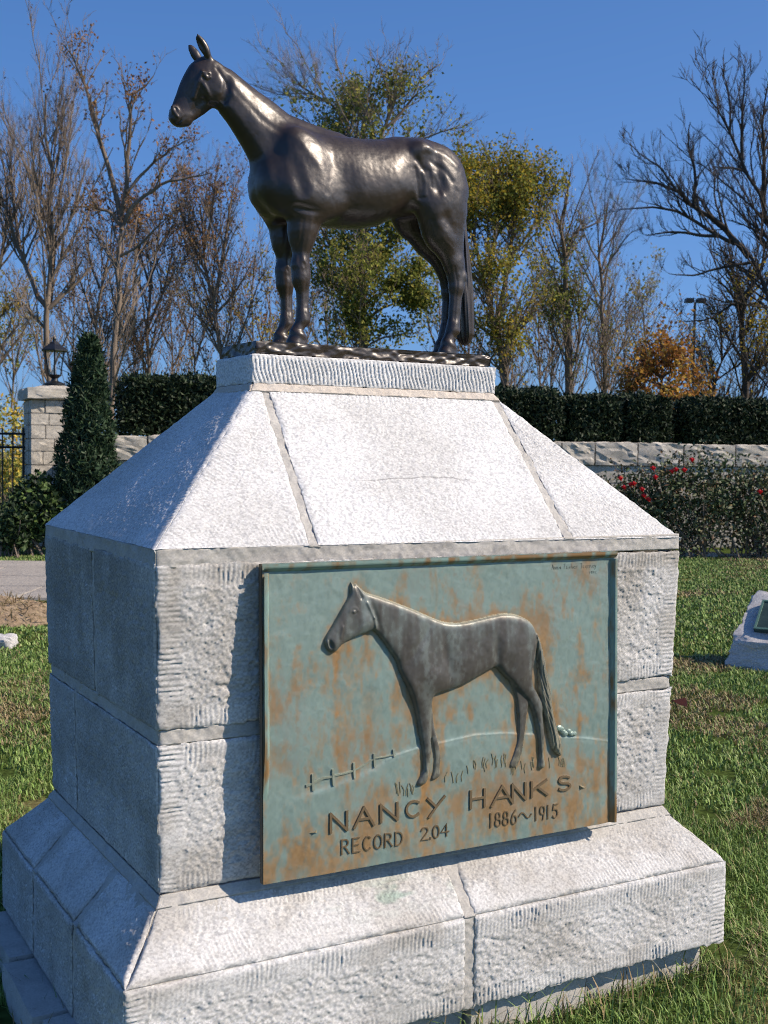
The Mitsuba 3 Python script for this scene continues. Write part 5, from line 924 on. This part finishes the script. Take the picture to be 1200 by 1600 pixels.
tree('yellow_tree', 'yellow-green tree with a full crown right of the horse', 39, [
    [(800, 660), (790, 600), (780, 550), (772, 505), (760, 460), (752, 420)], ([(774, 515), (790, 440), (800, 380), (810, 320), (822, 262)], .09, .013), ([(752, 424), (742, 370), (736, 310), (728, 248)], .07, .012), ([(785, 565), (812, 505), (835, 455), (848, 420)], .07, .012), ([(758, 450), (720, 400), (705, 340), (702, 280)], .06, .012), ([(796, 400), (835, 350), (850, 300), (852, 262)], .05, .012), ([(770, 500), (765, 420), (775, 340), (778, 270)], .06, .012), ([(776, 530), (740, 500), (722, 470)], .05, .012)],
    R(108), .19, 1.0, 3, (20000, YELLOW + OLIVE, .12, gauss((770, 300, 110, 70, 1), (840, 300, 40, 50, .7), (720, 240, 40, 45, .7), (790, 420, 80, 70, .55), (830, 490, 60, 70, .5), (760, 500, 60, 60, .5))), None, .22, .44, .35)
tree('ivied_tree', 'tree with bare broken top and green ivy round its trunk, right of the yellow tree', 41, [
    [(884, 650), (890, 560), (888, 500), (883, 440), (880, 390), (876, 345), (869, 328)], ([(876, 348), (886, 305), (892, 262)], .05, .012), ([(884, 405), (902, 362), (935, 346), (945, 328)], .06, .012), ([(892, 575), (906, 520), (904, 470), (898, 420)], .06, .012), ([(882, 420), (862, 370), (850, 320)], .04, .01)], R(109), .20, .85, 3, (2900, OLIVE[:4], .11, gauss((888, 430, 36, 50, 1.4), (870, 480, 40, 40, .8), (895, 540, 25, 60, .4))), None, .2, .42, .55)
tree('slim_bare_tree', 'slim bare tree with fine twigs between the ivied tree and the orange tree', 42, [[(938, 650), (945, 530), (943, 470), (938, 420), (934, 385), (944, 350), (948, 320)], ([(946, 525), (972, 508), (998, 500)], .035, .01), ([(940, 430), (965, 390), (985, 365), (1005, 355)], .035, .01), ([(937, 410), (915, 370), (905, 330)], .035, .01)], R(110), .12, .95, 3, (260, OLIVE, .10, None), None, .25, .45, .45)
tree('orange_tree', 'small orange-leaved autumn tree behind the hedge, left of the parking lamp', 27, [[(1036, 680), (1035, 610), (1035, 560), (1034, 522)], ([(1035, 610), (1000, 590), (970, 585)], .03, .008), ([(1035, 610), (1072, 590), (1100, 585)], .03, .008), ([(1035, 590), (1012, 572), (998, 562)], .03, .008), ([(1035, 590), (1056, 572), (1066, 562)], .03, .008), ([(1035, 640), (1075, 625), (1110, 615)], .03, .008), ([(1035, 640), (1000, 625), (965, 610)], .03, .008), ([(1072, 680), (1071, 640), (1070, 610)], .03, .008)],
     R(111), .06, 1.3, 3, (4600, ORANGE, .10, gauss((1035, 560, 46, 60, 1), (1035, 612, 85, 34, 1.1), (1072, 650, 12, 40, 1))), None, .3, .38, .1, .006)
tree('great_bare_tree', 'great dark bare tree leaning in from the right edge with long sweeping boughs', 31, [
    [(1262, 660), (1250, 570), (1232, 510), (1212, 478), (1190, 440), (1170, 399)], ([(1170, 402), (1150, 380), (1132, 357), (1108, 338), (1080, 320), (1057, 297), (1020, 286), (982, 281)], .085, .012), ([(1150, 382), (1117, 365), (1085, 345), (1057, 331), (1028, 325), (997, 325), (965, 327)], .055, .012), ([(1122, 369), (1106, 369), (1060, 363), (1008, 369)], .05, .010), ([(1084, 322), (1087, 275), (1076, 230), (1078, 190)], .05, .010),
    ([(1235, 515), (1225, 430), (1212, 380), (1198, 335), (1185, 300), (1170, 275), (1151, 230), (1125, 177), (1099, 147)], .085, .012), ([(1160, 250), (1159, 204), (1162, 150), (1163, 105)], .05, .010), ([(1190, 310), (1195, 250), (1192, 190), (1200, 130)], .06, .012), ([(1168, 270), (1140, 262), (1115, 262)], .04, .010), ([(1057, 298), (1030, 262), (1000, 240), (984, 225)], .035, .01), ([(1175, 410), (1120, 420), (1075, 430), (1045, 428)], .045, .01), ([(1185, 435), (1150, 470), (1100, 500), (1060, 502)], .04, .01), ([(1140, 210), (1140, 160), (1128, 110)], .035, .01)],
    R(112), .16, .9, 3, None, None, .16, .40, .5, .011, 'bark_dark', .15)
diffuse('bark_dark', lambda p, n, uv: MX((.05, .044, .038), (.11, .093, .078), FB(p.x * 6, p.y * 6, p.z * 2, 3)))
tree('thicket_tree', 'dark thin-branched tree at the right with a few yellow leaves, above the hedge', 34, [[(1165, 660), (1164, 560), (1160, 500), (1157, 455), (1148, 420)], ([(1164, 570), (1140, 530), (1120, 500), (1100, 490)], .05, .01), ([(1162, 520), (1185, 480), (1198, 440)], .05, .01), ([(1160, 490), (1135, 450), (1110, 430)], .045, .01), ([(1164, 600), (1195, 560), (1215, 540)], .05, .01)], R(113), .16, 1.05, 3, (1500, YELLOW, .10, gauss((1185, 510, 28, 70, 1), (1150, 480, 60, 50, .25))), None, .25, .45, .4, .011, 'bark_dark')
tree('thicket_tree', 'dark crooked sapling between the parking lamp and the right-hand thicket', 36, [[(1108, 660), (1118, 590), (1128, 560), (1146, 535)], ([(1118, 600), (1095, 560), (1080, 530)], .04, .01), ([(1128, 560), (1125, 510), (1118, 470)], .04, .01)], R(114), .11, 1.2, 3, (300, OLIVE, .09, None), None, .3, .5, .4, .011, 'bark_dark')
ORD = 'first second third fourth fifth sixth seventh eighth ninth tenth eleventh twelfth thirteenth fourteenth last'.split()
for n_, (u, top, dist, lean, lf) in enumerate(((18, 470, 44, 6, OLIVE), (118, 430, 47, -8, RUSSET), (205, 420, 48, 10, RUSSET), (270, 430, 46, -6, RUSSET), (300, 400, 49, 8, YELLOW), (392, 400, 47, 6, RUSSET), (425, 455, 45, -10, YELLOW), (462, 420, 48, 6, RUSSET), (505, 440, 47, 10, OLIVE), (690, 440, 48, -8, OLIVE), (730, 455, 46, 8, BROWN), (845, 470, 47, -6, BROWN), (860, 440, 50, 6, OLIVE), (975, 480, 49, 8, YELLOW), (1010, 470, 50, -6, BROWN))):
    rg = R(200 + n_); h = 640 - top
    tree('woodland_sapling', f"slender young tree with sparse {'yellow' if lf is YELLOW else 'olive' if lf is OLIVE else 'russet' if lf is RUSSET else 'brown'} leaves, {ORD[n_]} among the woodland saplings from the left", dist, [[(u, 660), (u + lean * .4, 640 - h * .35), (u + lean * .3, 640 - h * .6), (u + lean, top)], ([(u + lean * .4, 640 - h * .3), (u + 22, 640 - h * .55), (u + 30, 640 - h * .75)], .04, .01), ([(u + lean * .35, 640 - h * .45), (u - 20, 640 - h * .65), (u - 26, 640 - h * .85)], .04, .01)],
         rg, .05, .6, 2, (1300 if lf is YELLOW else 800 if lf is OLIVE else 420, lf, .12, None), 'young trees of the woodland edge', .3, .5, .5, .014)
rng = R(71)
for u, dist, w, h, cols, n, lab in ((418, 40, 1.0, 1.5, YELLOW, 2600, 'yellow-leaved shrub in the woodland edge left of the bronze base'), (292, 39, .9, .75, ORANGE, 900, 'low orange-brown shrub in the woodland edge above the hedge, left of the pedestal'), (6, 33, 1.1, 1.7, YELLOW, 1800, 'yellow-green shrub seen through the iron gate at the left edge'), (925, 36, .6, .55, YELLOW, 500, 'small yellow shrub above the hedge under the slim bare tree')):
    bush('autumn_shrub', u, dist, 1.0 if u > 100 else .0, w, w * .8, h, cols, .12, n, lab, 'shrub', rng, .2, 12)
# ------------------------------------------------------------------ parking lamp
PL = thing('parking_lamp', 'tall dark twin-headed parking lamp post behind the hedge', 'street lamp'); o = spot(1079, 58); zt_ = at(1079, 474, 58)[2]
put('post', tubes(np.array([[o, [o[0], o[1], zt_]]]), np.array([[.075, .06]]), 8), 'dark_iron', PL, smooth=True)
for s in (-1, 1):
    c = [boxv((-.50 if s < 0 else .10, -.22, zt_ - .02), (-.10 if s < 0 else .50, .22, zt_ + .18))]; v, f = c[0]; v = v + np.where((v[:, 2] > zt_)[:, None] , np.array([0, 0, 0]), 0) ; v[v[:, 2] > zt_, 0] *= .93; put('lamp_head', (np.array([o + RG * p[0] + FG * p[1] + nZ * p[2] for p in v]), f), 'dark_iron', PL)
    v, f = boxv((-.12 if s < 0 else 0.02, -.04, zt_ + .02), (-.02 if s < 0 else .12, .04, zt_ + .10)); put('lamp_arm', (np.array([o + RG * p[0] + FG * p[1] + nZ * p[2] for p in v]), f), 'dark_iron', PL)
